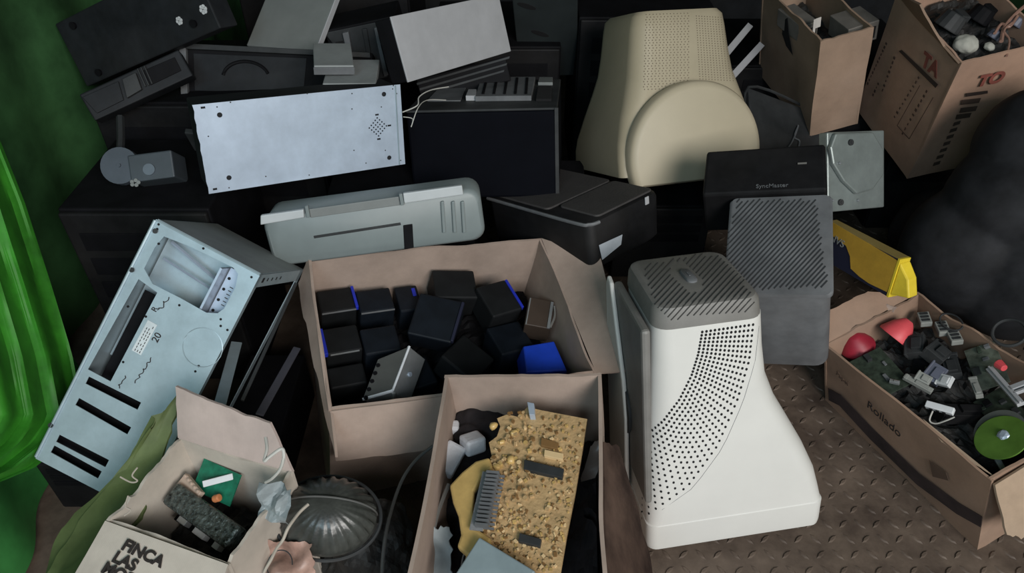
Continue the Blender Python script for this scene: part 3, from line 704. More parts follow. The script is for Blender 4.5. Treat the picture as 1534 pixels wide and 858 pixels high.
# black tower with vents on top
T = fit((.32, .20, .16), [((-.5, 0, 1), (606, 166)), ((.5, 0, 1), (838, 161)), ((.5, 1, 1), (839, 117)), ((-.5, 1, 1), (650, 124)), ((.5, 0, 0), (834, 264))], 1.80, name='black tower', up=.4, sw=(.2, .2, .2))
W_, D_, H_ = T.dims; root = thing('computer_case', 'black tower case with grey vented top, left of the beige monitor', 'computer case', T.M)
g = G(); g.box2((-W_/2, 0, -.05), (W_/2, D_, H_-.006)); g.build('case_body', mat('blue_black_plastic', (.003, .0035, .006), .7, spec=.06), root, bevel=.006)
g = G(); g.box2((-W_/2, 0, H_-.006), (W_/2, D_, H_)); g.build('top_cover', M_dgrey, root, bevel=.003)
g = G(); g.box2((W_/2-.006, -.003, -.05), (W_/2+.002, 0, H_)); g.build('edge_trim', M_dgrey, root)
def toppanel(px4, z0, z1, m, name):
    pts = [T.on(px, py, 2, H_) for px, py in px4]; g = G(); g.ngon([Vector((p.x, p.y, H_+z0)) for p in pts], (0, 0, z1-z0)); g.build(name, m, root, bevel=.001)
toppanel([(712, 152), (796, 151), (802, 122), (722, 122)], 0, .012, M_mgrey, 'vent_block')
for k in range(5): toppanel([(722+16*k, 149), (726+16*k, 149), (732+15*k, 124), (728+15*k, 124)], .012, .014, M_dark, 'vent_slit')
toppanel([(803, 152), (826, 152), (826, 132), (806, 132)], 0, .006, M_hole, 'port_recess')
toppanel([(806, 128), (828, 128), (828, 120), (808, 120)], 0, .008, M_gpanel2, 'port_cover')
toppanel([(698, 151), (714, 151), (714, 141), (702, 141)], 0, .012, M_gpanel, 'white_clip')
toppanel([(640, 152), (690, 152), (700, 128), (660, 130)], 0, .003, M_mgrey, 'top_inlay')
# dark motor / power supply, left
root, T = face_case('power_supply', 'dusty blue-grey power supply with a flower sticker beside the green wall', [(190, 232), (256, 225), (262, 264), (196, 274)], .09, .06, .08, 1.52, mat('dusty_blue_grey_metal', (.055, .068, .08), .5), cat='power supply')
q = T.on(224, 254, 1, 0); g = G(); g.cyl((q.x, -.002, q.z), .012, .005, (0, 1, 0), 20); g.build('round_boss', mat('pale_blue_grey_metal', (.12, .15, .18), .5), root)
q = T.on(186, 246, 1, 0); g = G(); g.cyl((q.x-.012, .015, q.z), .038, .02, (0, 1, 0), 28); g.cyl((q.x-.012, .004, q.z), .004, .006, (0, 1, 0), 8); g.build('fan_disc', mat('dusty_blue_grey_disc', (.07, .085, .105), .5), root)
q = T.on(203, 274, 1, 0); g = G()
for k in range(5):
    a = k*2*math.pi/5; g.cyl((q.x+.007*math.cos(a), -.002, q.z+.005*math.sin(a)), .004, .002, (0, 1, 0), 8)
g.build('flower_sticker', M_gpanel2, root)
g = G(); g.tube([Wd(180, 175, 1.6), Wd(181, 205, 1.58), Wd(180, 228, 1.56)], .008, n=6); tag(g.build('metal_strip', M_dgrey), 'dark vertical metal strip above the round fan disc', 'metal strip')
g = G(); g.box((0, 0, 0), (.02, .012, .07)); o = g.build('metal_clip', M_dgrey, bevel=.002); o.matrix_world = Matrix.Translation(Wd(292, 210, 1.56)) @ Euler((.5, .1, 0)).to_matrix().to_4x4(); tag(o, 'small dark grey metal clip at the left edge of the silver panel', 'metal clip')
# ------------------------------------------------------------------ grey moulded cover (scanner body)
T = fit((.40, .08, .11), [((-.5, 0, .5), (389, 322)), ((.5, 0, .5), (718, 282)), ((.5, 0, -.5), (729, 357)), ((-.5, 0, -.5), (412, 402))], 1.5, name='scanner', nrm=((.05, -.9, .45), (0, -1, 0), .2), sw=(.2, .1, .2))
W_, D_, H_ = T.dims; root = thing('scanner', 'pale grey moulded scanner body with notched edge behind the wide carton', 'scanner', T.M)
Mg = mat('pale_grey_green_plastic', (.20, .235, .235), .45, var=.08, scale=6)
g = G(); g.loft([[Vector((x, y, z)) for x, z in rrect(-W_/2*k, -H_/2*k2, W_/2*k, H_/2*k2, .028, 5)] for y, k, k2 in ((-.004, .965, .86), (0, .985, .94), (.006, 1, 1), (D_, 1, 1))])
g.build('cover', Mg, root, smooth=True)
def fp(name, px4, y0, y1, m, bev=.002): panel(root, T, name, m, px4, y0, y1, bev)
Mw_lit = mat('lit_plastic_rim', (.50, .53, .54), .4, var=.05)  # light on the upward edge painted in: paler than the cover
fp('rim', [(392, 320), (456, 311), (457, 323), (392, 334)], -.012, -.002, Mw_lit); fp('rim', [(604, 287), (692, 275), (694, 289), (606, 302)], -.012, -.002, Mw_lit)
fp('notch_edge', [(458, 306), (463, 305), (466, 322), (461, 323)], -.013, -.004, Mg, .001); fp('notch_edge', [(598, 288), (603, 287), (606, 304), (601, 305)], -.013, -.004, Mg, .001)
fp('recess', [(463, 312), (598, 293), (600, 306), (466, 325)], -.006, -.003, M_gpanel2)
fp('slot', [(604, 336), (618, 334), (620, 370), (606, 372)], -.006, -.003, M_dark)
for x in (660, 676, 690): fp('ridge', [(x, 300), (x+5, 299), (x+8, 346), (x+3, 347)], -.010, -.003, Mg)
fp('groove', [(470, 352), (600, 332), (601, 336), (471, 356)], -.005, -.003, M_dgrey)
# ------------------------------------------------------------------ black printer
T = fit((.22, .22, .12), [((0, 0, 1), (722, 293)), ((1, 0, 1), (880, 336)), ((1, 1, 1), (983, 288)), ((0, 1, 1), (838, 250)), ((1, 0, 0), (897, 402))], 1.70, name='printer', up=.4, sw=(.2, .2, .2))
W_, D_, H_ = T.dims; root = thing('printer', 'black desktop printer tilted in front of the beige monitor', 'printer', T.M)
g = G(); g.loft([ring(z, x0, W_-x0, x0, D_-x0, .02, 5) for z, x0 in ((-.01, .01), (0, .002), (H_-.012, 0), (H_-.003, .003), (H_, .009))]); g.build('printer_body', M_black, root, smooth=True)
Mdk = mat('dull_black_textured', (.05, .046, .045), .75, bump=.2, bscale=200)
g = G(); g.loft([ring(z, .008, W_*.60, .01, D_-.01, .012, 4) for z in (H_, H_+.005)]); g.build('lid', Mdk, root, bevel=.002)
g = G(); g.loft([ring(z, W_*.62, W_-.01, D_*.16, D_-.01, .012, 4) for z in (H_, H_+.005)]); g.build('output_cover', Mdk, root, bevel=.002)
g = G(); g.tube([(.004, -.001, H_-.004), (W_*.85, -.002, H_-.004), (W_-.008, .008, H_-.004), (W_+.001, .03, H_-.004)], .004, n=6); g.build('edge_trim', M_mgrey, root, smooth=True)
g = G(); q = T.on(915, 372, 0, W_+.002); g.ngon([T.on(x, y, 0, W_+.002) for x, y in ((897, 367), (932, 351), (930, 366), (902, 389))], (.001, 0, 0)); g.build('paper_sticker', mat('bluish_white_paper', (.42, .46, .50), .7), root)
g = G(); q = T.on(968, 300, 0, W_); g.box((W_+.002, q.y, q.z), (.003, .012, .018)); g.build('metal_catch', M_gpanel, root, bevel=.001)
# ------------------------------------------------------------------ dark case below top carton, zinc bracket, rails
root, T = face_case('computer_case', 'dark scuffed case below the tan carton with a pale twisted wire', [(1122, 122), (1222, 180), (1240, 262), (1128, 240)], .18, .17, .02, 2.04, M_dgrey, nrm=(-.35, -.8, .5), nk=.1, sw=(.15, .05, .25))
q = T.on(1126, 128, 1, 0)
g = G(); W_, D_, H_ = T.dims; g.tube([(-W_/2, -.002, -H_/2), (-W_/2, -.002, H_/2), (W_/2, -.002, H_/2)], .004, n=6); g.build('frame_edge', M_dgrey, root)
g = G(); pts = [T.on(x, y, 1, -.006) for x, y in ((1160, 240), (1180, 222), (1190, 205), (1196, 188), (1190, 205), (1198, 212), (1192, 232))]; g.tube(pts, .0022, n=5); g.build('wire', M_mgrey, root, smooth=True)
root, T = face_case('metal_bracket', 'pale zinc bracket plate with a raised shield and screws below the tan carton', [(1238, 196), (1326, 197), (1324, 308), (1241, 320)], .13, .17, .025, 1.70, M_bracket, nrm=(0, -.7, .6), cat='metal bracket')
g = G(); sh = [(1246, 200), (1302, 198), (1318, 225), (1318, 262), (1302, 284), (1278, 291), (1258, 272), (1242, 246), (1238, 222)]
g.ngon([T.on(x, y, 1, 0) for x, y in sh], (0, -.012, 0)); g.build('raised_shield', M_bracket, root, bevel=.004)
for px, py, r, yy in ((1267, 214, .007, -.014), (1258, 303, .007, -.003), (1284, 300, .003, -.003), (1246, 300, .003, -.003), (1250, 245, .003, -.014)):
    q = T.on(px, py, 1, 0); g = G(); g.cyl((q.x, yy, q.z), r, .005, (0, 1, 0), 14); g.cyl((q.x, yy-.003, q.z), r*.5, .002, (0, 1, 0), 6); g.build('screw', M_dgrey if r > .005 else M_silver, root)
for k, (a, b, lb) in enumerate((((1092, 82), (1122, 46), 'upper'), ((1094, 124), (1136, 78), 'lower'))):
    A, B = Wd(*a, 2.14), Wd(*b, 2.2); A = A+(A-B)*.25; B = B+(B-A)*.1
    M_ = frame((A+B)/2, B-A, (0, -1, 1)); g = G(); L_ = (B-A).length; wd = .012 if k == 0 else .026
    g.box((0, 0, 0), (L_, wd, .003)); g.box((0, wd/2, -.008), (L_, .003, .018)); g.box((0, -wd/2, -.008), (L_, .003, .018))
    o = g.build('metal_rail', M_gpanel); o.matrix_world = M_; tag(o, '%s pale metal rail leaning right of the beige monitor' % lb, 'metal rail')
root, T = face_case('metal_bracket', 'dark sheet bracket with oval holes at the top, left of the beige monitor', [(762, -30), (868, -30), (862, 110), (782, 118)], .2, .26, .006, 2.25, mat('blued_dark_steel', (.028, .035, .036), .5), nrm=(0, -.8, .6), cat='metal bracket')
for px, py in ((789, 9), (809, 50)):
    q = T.on(px, py, 1, 0); g = G(); g.loft([[Vector((x, y, z)) for x, z in [(q.x+.026*math.cos(t)*.95-.009*math.sin(t), q.z+.013*math.sin(t)-.008*math.cos(t)) for t in [k*math.pi/12 for k in range(24)]]] for y in (-.0015, 0)]); g.build('oval_hole', M_hole, root)
# ------------------------------------------------------------------ yellow and navy retail box
T = fit((.22, .028, .11), [((-.5, 0, .5), (1236, 326)), ((.5, 0, .5), (1348, 392)), ((.5, 0, -.5), (1328, 438)), ((.5, 1, .5), (1364, 389)), ((-.5, 0, -.5), (1236, 410), .5)], 1.62, name='yellow box', sw=(.25, .08, .25))
W_, D_, H_ = T.dims; root = thing('retail_box', 'yellow and navy printed box pointing out behind the scrap carton', 'box', T.M)
g = G(); g.box2((-W_/2, 0, -H_/2), (W_/2-.002, D_, H_/2)); g.build('box_body', M_navy, root)
g = G(); g.ngon([T.on(x, y, 1, 0) for x, y in ((1236, 326), (1348, 392), (1329, 437), (1302, 424), (1288, 414), (1275, 402), (1274, 384), (1268, 368), (1252, 356), (1236, 345))], (0, -.0015, 0)); g.build('front_print', M_yellow2, root)
g = G(); g.box2((W_/2-.002, -.002, -H_/2), (W_/2+.003, D_, H_/2+.002)); g.build('end_flap', M_yellow, root)
g = G(); g.box2((-W_/2, 0, H_/2), (W_/2-.002, D_, H_/2+.002)); g.build('top_edge', mat('dull_yellow_print', (.27, .20, .06), .6), root)
g = G(); g.hexa([(W_/2+.003, 0, -H_*.42), (W_/2+.045, .004, -H_*.30), (W_/2+.045, D_, -H_*.25), (W_/2+.003, D_, -H_*.3), (W_/2+.003, 0, H_*.42), (W_/2+.030, .004, H_*.12), (W_/2+.030, D_, H_*.15), (W_/2+.003, D_, H_*.46)]); g.build('tuck_flap', M_yellow, root, bevel=.003)
q = T.on(1243, 358, 1, 0); e = T.on(1268, 374, 1, 0)-q
text_part('lettering', 'NVS', .024, M_gpanel2, root, frame((q.x, -.002, q.z), e, Vector((0, -1, 0)).cross(e)))
# ------------------------------------------------------------------ black sack
g = G()
for px, py, d, r, seed in ((1550, 215, 1.62, .115, 1), (1518, 300, 1.66, .14, 2), (1452, 374, 1.74, .150, 3), (1535, 400, 1.70, .16, 4), (1582, 250, 1.64, .17, 6)):
    g.sph(Wd(px, py, d), r, (1, 1, 1.1), (0, .3, 0), 4, .008, 5, seed)
g.sph((1.22, 1.60, .16), 1, (.20, .17, .16), (0, 0, 0), 4, .01, 6, 5)
o = g.build('rubbish_sack', M_sack, smooth=True); md = o.modifiers.new('remesh', 'REMESH'); md.mode = 'VOXEL'; md.voxel_size = .008; md.use_smooth_shade = True
tag(o, 'bulging black plastic sack at the right edge below the tilted carton', 'sack')
# ------------------------------------------------------------------ added black filler towers: carry the heap, stand in for shade in the gaps
def tower(label, lo, hi, rz=0, m=None):
    lo, hi = Vector(lo), Vector(hi); c = (lo+hi)/2; s = (hi-lo)
    root = thing('computer_case', label, 'computer case', Matrix.Translation((c.x, c.y, lo.z)) @ Euler((0, 0, rz)).to_matrix().to_4x4())
    g = G(); g.box((0, 0, s.z/2), s); g.build('case_body', m or M_dark, root, bevel=.004)
    g = G(); g.box((0, -s.y/2-.006, s.z/2), (s.x*.98, .012, s.z*.98)); f = g.build('front_bezel', M_black, root, bevel=.004)
    for k in range(3): g = G(); g.box((0, -s.y/2-.013, s.z*(.85-.13*k)), (s.x*.8, .003, s.z*.09)); g.build('drive_cover', M_dark, root, bevel=.001)
    return root
tower('black filler tower added for the dark gap by the green wall, behind the pale chassis', (-.93, 1.26, 0), (-.62, 1.55, .50), .0)
tower('low black filler case added for the shade between the bright tarpaulin and the pale chassis', (-.94, .90, 0), (-.76, 1.2, .15), .0)
tower('flat black filler case added for the shade between the pale chassis and the wide carton', (-.60, .90, 0), (-.475, 1.2, .14), .0)
tower('black filler case added in the dark gap below the silver faced case', (-.43, 1.42, 0), (-.09, 1.74, .42), .03)
tower('black filler case added below the grey vented tower', (-.03, 1.55, 0), (.20, 1.85, .27), -.02)
tower('black filler case added for the shade of the top left corner', (-1.0, 1.62, 0), (-.47, 2.0, .56), 0)
tower('black filler case added under the yellowed monitor', (.28, 1.66, 0), (.54, 1.90, .24), .0)
tower('black filler case added under the tan carton at the upper right', (.84, 1.98, 0), (1.06, 2.18, .34), 0)
tower('black filler case added under the tilted red printed carton', (1.10, 1.90, 0), (1.36, 2.18, .32), 0)
for k, (x0, x1, z) in enumerate(((-.80, -.30, .62), (-.25, .15, .46), (.20, .62, .55), (.66, 1.3, .40))):
    tower(['black filler case added in the rear row at the left', 'black filler case added in the rear row behind the light grey panel', 'black filler case added in the rear row behind the yellowed monitor', 'black filler case added in the rear row at the right'][k], (x0, 2.2, 0), (x1, 2.6, z), 0)

# ------------------------------------------------------------------ helpers for things lying in a carton
def heap(name, label, T, z, amp=.02, m=None, x0=-.5, x1=.5, y0=-.5, y1=.5, seed=1, n=34, base=.02):
    W, D, H = T.dims; W -= .03; D -= .03; g = G(); rows = []; bot = []
    for j in range(n+1):
        r, q = [], []
        for i in range(n+1):
            x, y = W*(x0+(x1-x0)*i/n), D*(y0+(y1-y0)*j/n)
            h = z+amp*(noise.noise(Vector((x*22, y*22, seed)))+.7*noise.noise(Vector((x*70, y*70, seed)))+.4*noise.cell(Vector((x*60, y*60, seed))))
            r.append(g.b.verts.new((x, y, h))); q.append(g.b.verts.new((x, y, base)))
        rows.append(r); bot.append(q)
    for j in range(n):
        for i in range(n):
            g.b.faces.new((rows[j][i], rows[j][i+1], rows[j+1][i+1], rows[j+1][i])); g.b.faces.new((bot[j][i], bot[j+1][i], bot[j+1][i+1], bot[j][i+1]))
    for k in range(n):
        for A, B, C_, D__ in ((rows[0][k], rows[0][k+1], bot[0][k+1], bot[0][k]), (rows[n][k], rows[n][k+1], bot[n][k+1], bot[n][k]), (rows[k][0], rows[k+1][0], bot[k+1][0], bot[k][0]), (rows[k][n], rows[k+1][n], bot[k+1][n], bot[k][n])):
            g.b.faces.new((A, B, C_, D__))
    o = g.build(name, m or M_scrap, M=T.M); return tag(o, label, 'scrap', kind='stuff')
def MI(T, px, py, z, rot=(0, 0, 0)):
    q = T.on(px, py, 2, z); return T.M @ Matrix.Translation(q) @ Euler([math.radians(a) for a in rot]).to_matrix().to_4x4()
def put(name, label, cat, M, m, fn, bevel=.002, group=None, smooth=False):
    g = G(); fn(g); o = g.build(name, m, bevel=bevel, smooth=smooth); o.matrix_world = M; return tag(o, label, cat, group)

# ------------------------------------------------------------------ contents of the wide carton
W_, D_, H_ = TC.dims; zt = H_-.07
heap('scrap_heap', 'dark jumble of small parts at the bottom of the wide carton', TC, H_-.165, .012, M_dark, seed=4)
boxes = [  # px, py, ztop, (w,d,h), rot, where
    (504, 449, zt-.02, (.074, .062, .07), (0, 0, 4), 'first from the left in the back row', 'R'),
    (562, 449, zt-.02, (.074, .062, .07), (0, 0, 3), 'second from the left in the back row', ''),
    (512, 508, zt-.02, (.072, .066, .07), (0, 0, 4), 'first from the left in the middle row', 'L'),
    (570, 508, zt-.02, (.074, .066, .07), (0, 0, 3), 'second from the left in the middle row', ''),
    (520, 562, zt-.035, (.072, .05, .06), (0, 0, 4), 'first in the dark row behind the silver drive', ''),
    (612, 446, zt-.03, (.05, .07, .07), (0, 0, 2), 'between the neat rows and the loose pile', 'T'),
    (682, 425, zt+.005, (.095, .075, .07), (6, 4, -4), 'topmost at the back of the loose pile', ''),
    (652, 475, zt+.0, (.095, .10, .06), (14, -6, -28), 'facing up in the middle of the loose pile', 'r'),
    (748, 446, zt+.01, (.075, .085, .07), (4, 3, 14), 'with the bright blue edge near the back corner', 'R2'),
    (765, 505, zt-.02, (.08, .08, .07), (-4, 3, 10), 'just left of the blue block', ''),
    (702, 535, zt-.02, (.085, .085, .06), (10, 8, 42), 'corner up in front of the pile', ''),
    (620, 560, zt-.05, (.08, .07, .06), (0, 0, 12), 'in shadow under the silver drive', '')]
adm = [mat('black_box_face', (.008, .009, .010), .6, var=.3, spec=.25), mat('black_blue_box_face', (.006, .009, .014), .55, var=.3, spec=.25)]
for k, (px, py, z, s, r, wh, e) in enumerate(boxes):
    root = thing('adaptor_box', 'black box-shaped part, %s, in the wide carton' % wh, 'electronic part', MI(TC, px, py, z, r), 'black boxes in the wide carton')
    g = G(); g.box((0, 0, -s[2]/2), s); g.build('shell', adm[k % 2], root, bevel=.004)
    if e in ('R', 'r', 'R2'): g = G(); g.box((s[0]/2+.001, 0, -.004 if e == 'R2' else -.002), (.006, s[1]*.94, .012)); g.build('blue_edge', M_blued if e != 'r' else M_navy, root, bevel=.001)
    if e == 'L': g = G(); g.box((-s[0]/2-.001, 0, -.002), (.008, s[1]*.98, .012)); g.build('blue_edge', M_blued, root, bevel=.001)
    if e == 'T': g = G(); g.box((s[0]*.3, s[1]*.2, 0), (.008, .022, .004)); g.build('blue_edge', M_blued, root, bevel=.001)
    if k in (0, 1, 2): g = G(); g.box((0, -s[1]/2-.001, -.001), (s[0]*(.96 if k < 2 else .8), .0018, .003)); g.build('edge_highlight', M_mgrey if k < 2 else M_silver, root)  # edge highlight painted as a pale strip
root = thing('plastic_block', 'bright blue plastic block in the front right of the wide carton', 'plastic block', MI(TC, 812, 533, zt+.005, (4, 0, -2)))
g = G(); g.loft([[Vector((x*k, y*k, z)) for x, y in ((-.042, -.035), (.045, -.04), (.036, .034), (-.034, .028))] for z, k in ((-.06, 1.05), (-.012, 1.02), (-.003, 1), (0, .96))]); g.build('block_body', M_blue, root, bevel=.002)
root = thing('speaker_box', 'brown box with two bright metal edges behind the blue block', 'electronic part', MI(TC, 808, 468, zt+.02, (10, -4, -24)))
g = G(); g.box((0, 0, -.03), (.055, .07, .06)); g.build('box_body', M_brown, root, bevel=.002)
for x, w_ in ((-.024, .0025), (.024, .006)): g = G(); g.box((x, -.002, .001), (w_, .066, .003)); g.build('metal_edge', M_silver, root)
g = G(); g.tube([(.028, -.03, -.002), (.034, 0, -.004), (.03, .025, -.004)], .0025, n=5); g.build('wire', M_crtgrey, root)
# silver drive bracket
root = thing('hard_drive', 'silver metal drive housing standing on edge in the wide carton', 'disc drive', TC.M)
zd = zt+.015; A, B, C_, D__ = TC.on(613, 519, 2, zd), TC.on(588, 585, 2, zd-.004), TC.on(543, 598, 2, zd-.016), TC.on(566, 538, 2, zd-.012)
E = TC.on(637, 538, 2, zd-.045)-A
g = G(); g.ngon([A, B, C_, D__], E); g.build('drive_body', M_silver, root, bevel=.001)
nn = (B-A).cross(D__-A).normalized(); nn = nn if nn.z > 0 else -nn
g = G(); g.ngon([p*.93+(A+B+C_+D__)/4*.07+nn*.0005 for p in (A, B, C_, D__)], nn*.0015); g.build('lid', mat('brushed_grey_lid', (.10, .105, .10), .5, metal=.2), root)
g = G(); g.tube([A, B], .0032, n=5); g.build('bright_edge', mat('bright_cut_edge', (.75, .78, .82), .4), root); g = G(); g.tube([B, C_], .003, n=5); g.build('bright_edge', mat('bright_cut_edge', (.75, .78, .82), .4), root)
q = (A+B)/2+E*.5; g = G(); sn = (B-A).cross(E).normalized(); sn = sn if sn.x > 0 else -sn; g.cyl(q+sn*.001, .005, .004, tuple(sn), 12); g.build('screw', M_steel, root)
g = G(); g.cyl(B+Vector((.002, -.006, -.02)), .004, .03, (0, .3, 1), 8); g.build('post', M_silver, root)
for k in range(5): g = G(); g.cyl(C_*(1-k/5)+D__*(k/5)+(B-C_)*.12+nn*.002, .0045, .003, tuple(nn), 7); g.build('broken_tab', M_dark, root)

# ------------------------------------------------------------------ contents of the narrow carton
W_, D_, H_ = TS.dims
heap('scrap_heap', 'dark jumble of parts at the bottom of the narrow carton', TS, H_-.17, .02, M_cloth, seed=8)
flap(SC, TS, (W_/2+.004, -D_/2, H_), (W_/2+.004, D_*.22, H_), (.94, 0, .34), [(928, 668), (985, 880)], mat('shaded_brown_cardboard', (.10, .065, .05), .9, col2=(.02, .012, .010), var=.3, scale=7, spec=.1), 61, .01)  # outer flap's shade painted in, far darker than the carton body
TQ = fit((.13, .02, .27), [((-.5, 0, .5), (765, 612)), ((.5, 0, .5), (880, 629)), ((.5, 0, -.5), (836, 880)), ((-.5, 0, -.5), (690, 866))], 1.14, name='pcb', nrm=((0, -.62, .78), (0, -1, 0), .1), sw=(.2, .01, .2), dw=.02)
root = thing('circuit_board', 'yellow-brown circuit board crowded with solder points in the narrow carton', 'circuit board', TQ.M)
ol = L2(TQ, [(790, 611), (812, 616), (880, 629), (872, 680), (862, 740), (850, 800), (836, 880), (690, 866), (700, 830), (722, 800), (728, 770), (735, 720), (728, 700), (737, 684), (733, 664), (745, 655), (750, 640), (745, 628), (760, 622), (778, 626)])
plate('board', ol, [], .006, M_pcb, root, XZ, 0)
mb = [M_pcb, mat('amber_component', (.60, .40, .15), .35, var=.3), mat('brown_component', (.22, .12, .045), .45), mat('pale_solder', (.72, .52, .28), .3)]
random.seed(12)
opx = [(765, 618), (878, 632), (838, 858), (700, 858), (735, 700)]
for mi in range(4):
    g = G(); n_ = 0
    while n_ < (260, 120, 150, 90)[mi]:
        x, y = random.uniform(690, 880), random.uniform(615, 858)
        if not inpoly(x, y, opx): continue
        n_ += 1; q = TQ.on(x, y, 1, 0); up_ = (x < 800 and y < 760)
        h = random.uniform(.001, .004)*(1.9 if up_ else 1)
        if random.random() < .5: g.cyl((q.x, -.003-h/2, q.z), random.uniform(.0012, .003)*(1.4 if up_ else 1), h, (0, 1, 0), 7, random.uniform(.0005, .002))
        else: g.box((q.x, -.003-h/2, q.z), (random.uniform(.002, .007), h, random.uniform(.002, .005)), rot=(0, random.uniform(0, 3), 0))
    g.build(['solder_points', 'amber_components', 'brown_components', 'pale_solder_points'][mi], mb[mi], root, kind='stuff')
def onp(name, px4, y0, y1, m): 
    g = G(); g.ngon([Vector((p.x, y0, p.z)) for p in [TQ.on(x, y, 1, 0) for x, y in px4]], (0, y1-y0, 0)); g.build(name, m, root, bevel=.0006)
onp('chip', [(787, 694), (846, 708), (843, 721), (786, 708)], -.012, -.002, M_dgrey); onp('chip', [(780, 803), (812, 812), (810, 823), (778, 815)], -.011, -.002, M_dgrey)
onp('chip', [(812, 659), (838, 668), (836, 677), (811, 671)], -.009, -.002, mb[2]); onp('white_connector', [(817, 678), (845, 684), (844, 693), (816, 687)], -.010, -.002, mb[3])
onp('capacitor', [(792, 611), (802, 613), (803, 630), (795, 630)], -.018, -.002, M_steel)
for px, py in ((740, 640), (752, 665), (745, 700), (770, 650), (765, 690)):
    q = TQ.on(px, py, 1, 0); g = G(); g.sph((q.x, -.005, q.z), .007, (1, .8, 1), sub=2, namp=.004, nsc=60, seed=px); g.build('component_lump', mb[1], root, smooth=True)
# comb heatsink
a, b = TQ.on(741, 708, 1, -.02), TQ.on(722, 795, 1, -.02)
Mh = TQ.M @ frame((a+b)/2, b-a, (0, -1, 0)); L_ = (b-a).length
root = thing('heat_sink', 'grey comb-shaped heat sink standing beside the yellow-brown board', 'heat sink', Mh)
g = G(); g.box((0, 0, .009), (L_, .003, .020)); g.box((0, .0, .009), (L_, .003, .02)); g.build('spine', M_gpanel, root)
separate('fin', lambda g, k: g.box((-L_/2+.005+k*(L_-.01)/13, 0.0, -.008), (.003, .003, .018), rot=(0, 0, 0)) and g.box((-L_/2+.005+k*(L_-.01)/13, .006, .0), (.0026, .014, .02)), list(range(14)), M_mgrey, root)
# yellow bracket
def poly3(name, label, cat, T, axisM, pts, ext, m, d=None): pass
TY = TQ
g = G(); g.ngon([TQ.on(x, y, 1, -.012) for x, y in ((733, 684), (712, 690), (692, 706), (673, 726), (678, 752), (686, 772), (690, 800), (684, 818), (700, 832), (730, 826), (736, 806), (716, 792), (708, 765), (710, 735), (722, 712), (738, 700))], (0, .014, 0))
o = g.build('curved_bracket', mat('yellow_resin', (.60, .40, .14), .5, var=.2), bevel=.004, smooth=False); o.matrix_world = TQ.M; tag(o, 'curved yellow plastic bracket left of the yellow-brown board', 'bracket')
for k, (px, py, z, s, r, lb) in enumerate(((674, 688, H_-.10, (.036, .055, .03), (10, 20, -20), 'large white foam block at the left wall of the narrow carton'), (708, 664, H_-.095, (.038, .034, .03), (-15, 15, 35), 'white foam block in the middle of the dark cloth'), (681, 640, H_-.10, (.016, .022, .02), (0, 10, 5), 'smallest white foam scrap at the back left'))):
    put('foam_block', lb, 'foam', MI(TS, px, py, z, r), M_foam, lambda g: g.box((0, 0, 0), s), .005)
g = G()
for px, py, z, r in ((706, 634, H_-.12, .036), (735, 634, H_-.12, .040), (715, 655, H_-.14, .045), (770, 640, H_-.14, .034), (694, 700, H_-.16, .032), (694, 770, H_-.17, .034), (703, 652, H_-.12, .028)):
    g.sph(TS.on(px, py, 2, z), r, (1, 1, .7), sub=4, namp=.012, nsc=22, seed=px)
o = g.build('cloth', M_cloth, smooth=True); o.matrix_world = TS.M; md = o.modifiers.new('remesh', 'REMESH'); md.mode = 'VOXEL'; md.voxel_size = .004; tag(o, 'dark crumpled cloth under the white foam in the narrow carton', 'cloth')
root = thing('power_supply', 'blue-grey metal box at the bottom edge in the narrow carton', 'power supply', MI(TS, 745, 850, H_-.02, (14, -4, -33)))
g = G(); g.box((0, -.02, -.03), (.10, .085, .06)); g.build('box_body', mat('blue_grey_painted_metal', (.25, .31, .33), .5), root, bevel=.002)
g = G(); g.box((-.035, -.055, .001), (.008, .003, .002)); g.build('slot', M_hole, root)
g = G(); A, B, C_, D__ = [TS.on(x, y, 2, z) for x, y, z in ((650, 868, H_-.15), (684, 868, H_-.14), (672, 790, H_-.09), (638, 786, H_-.08))]
g.sheet(A, B, C_, D__, 10, 12, .002, .012, .01, .006, seed=70, nsc=24); o = g.build('crumpled_paper', mat('bluish_white_sheet', (.30, .34, .35), .6, var=.2), smooth=True); o.matrix_world = TS.M; tag(o, 'crumpled bluish white sheet at the left wall of the narrow carton', 'paper')
for k, (p, lb) in enumerate(((((648, 800), (655, 770), (664, 745), (672, 725)), 'pale thin rod left of the yellow bracket'), ((((690, 862), (695, 830), (712, 812), (728, 808)), 'thin curled wire beside the blue-grey box')))):
    g = G(); g.tube([TS.on(x, y, 2, H_-.09+.004*i) for i, (x, y) in enumerate(p)], .0035 if k == 0 else .0012, n=6); o = g.build('rod' if k == 0 else 'cable', M_crtgrey, smooth=True); o.matrix_world = TS.M; tag(o, lb, 'rod' if k == 0 else 'cable')
g = G(); A, B, C_, D__ = [TS.on(x, y, 2, z) for x, y, z in ((872, 720, H_-.13), (892, 715, H_-.11), (903, 655, H_-.05), (884, 668, H_-.06))]
g.sheet(A, B, C_, D__, 8, 8, .0015, .006, .008, .004, seed=71, nsc=30); o = g.build('plastic_film', mat('dull_clear_film', (.16, .12, .10), .3), smooth=True); o.matrix_world = TS.M; tag(o, 'scrap of dull plastic film by the right wall of the narrow carton', 'plastic film')

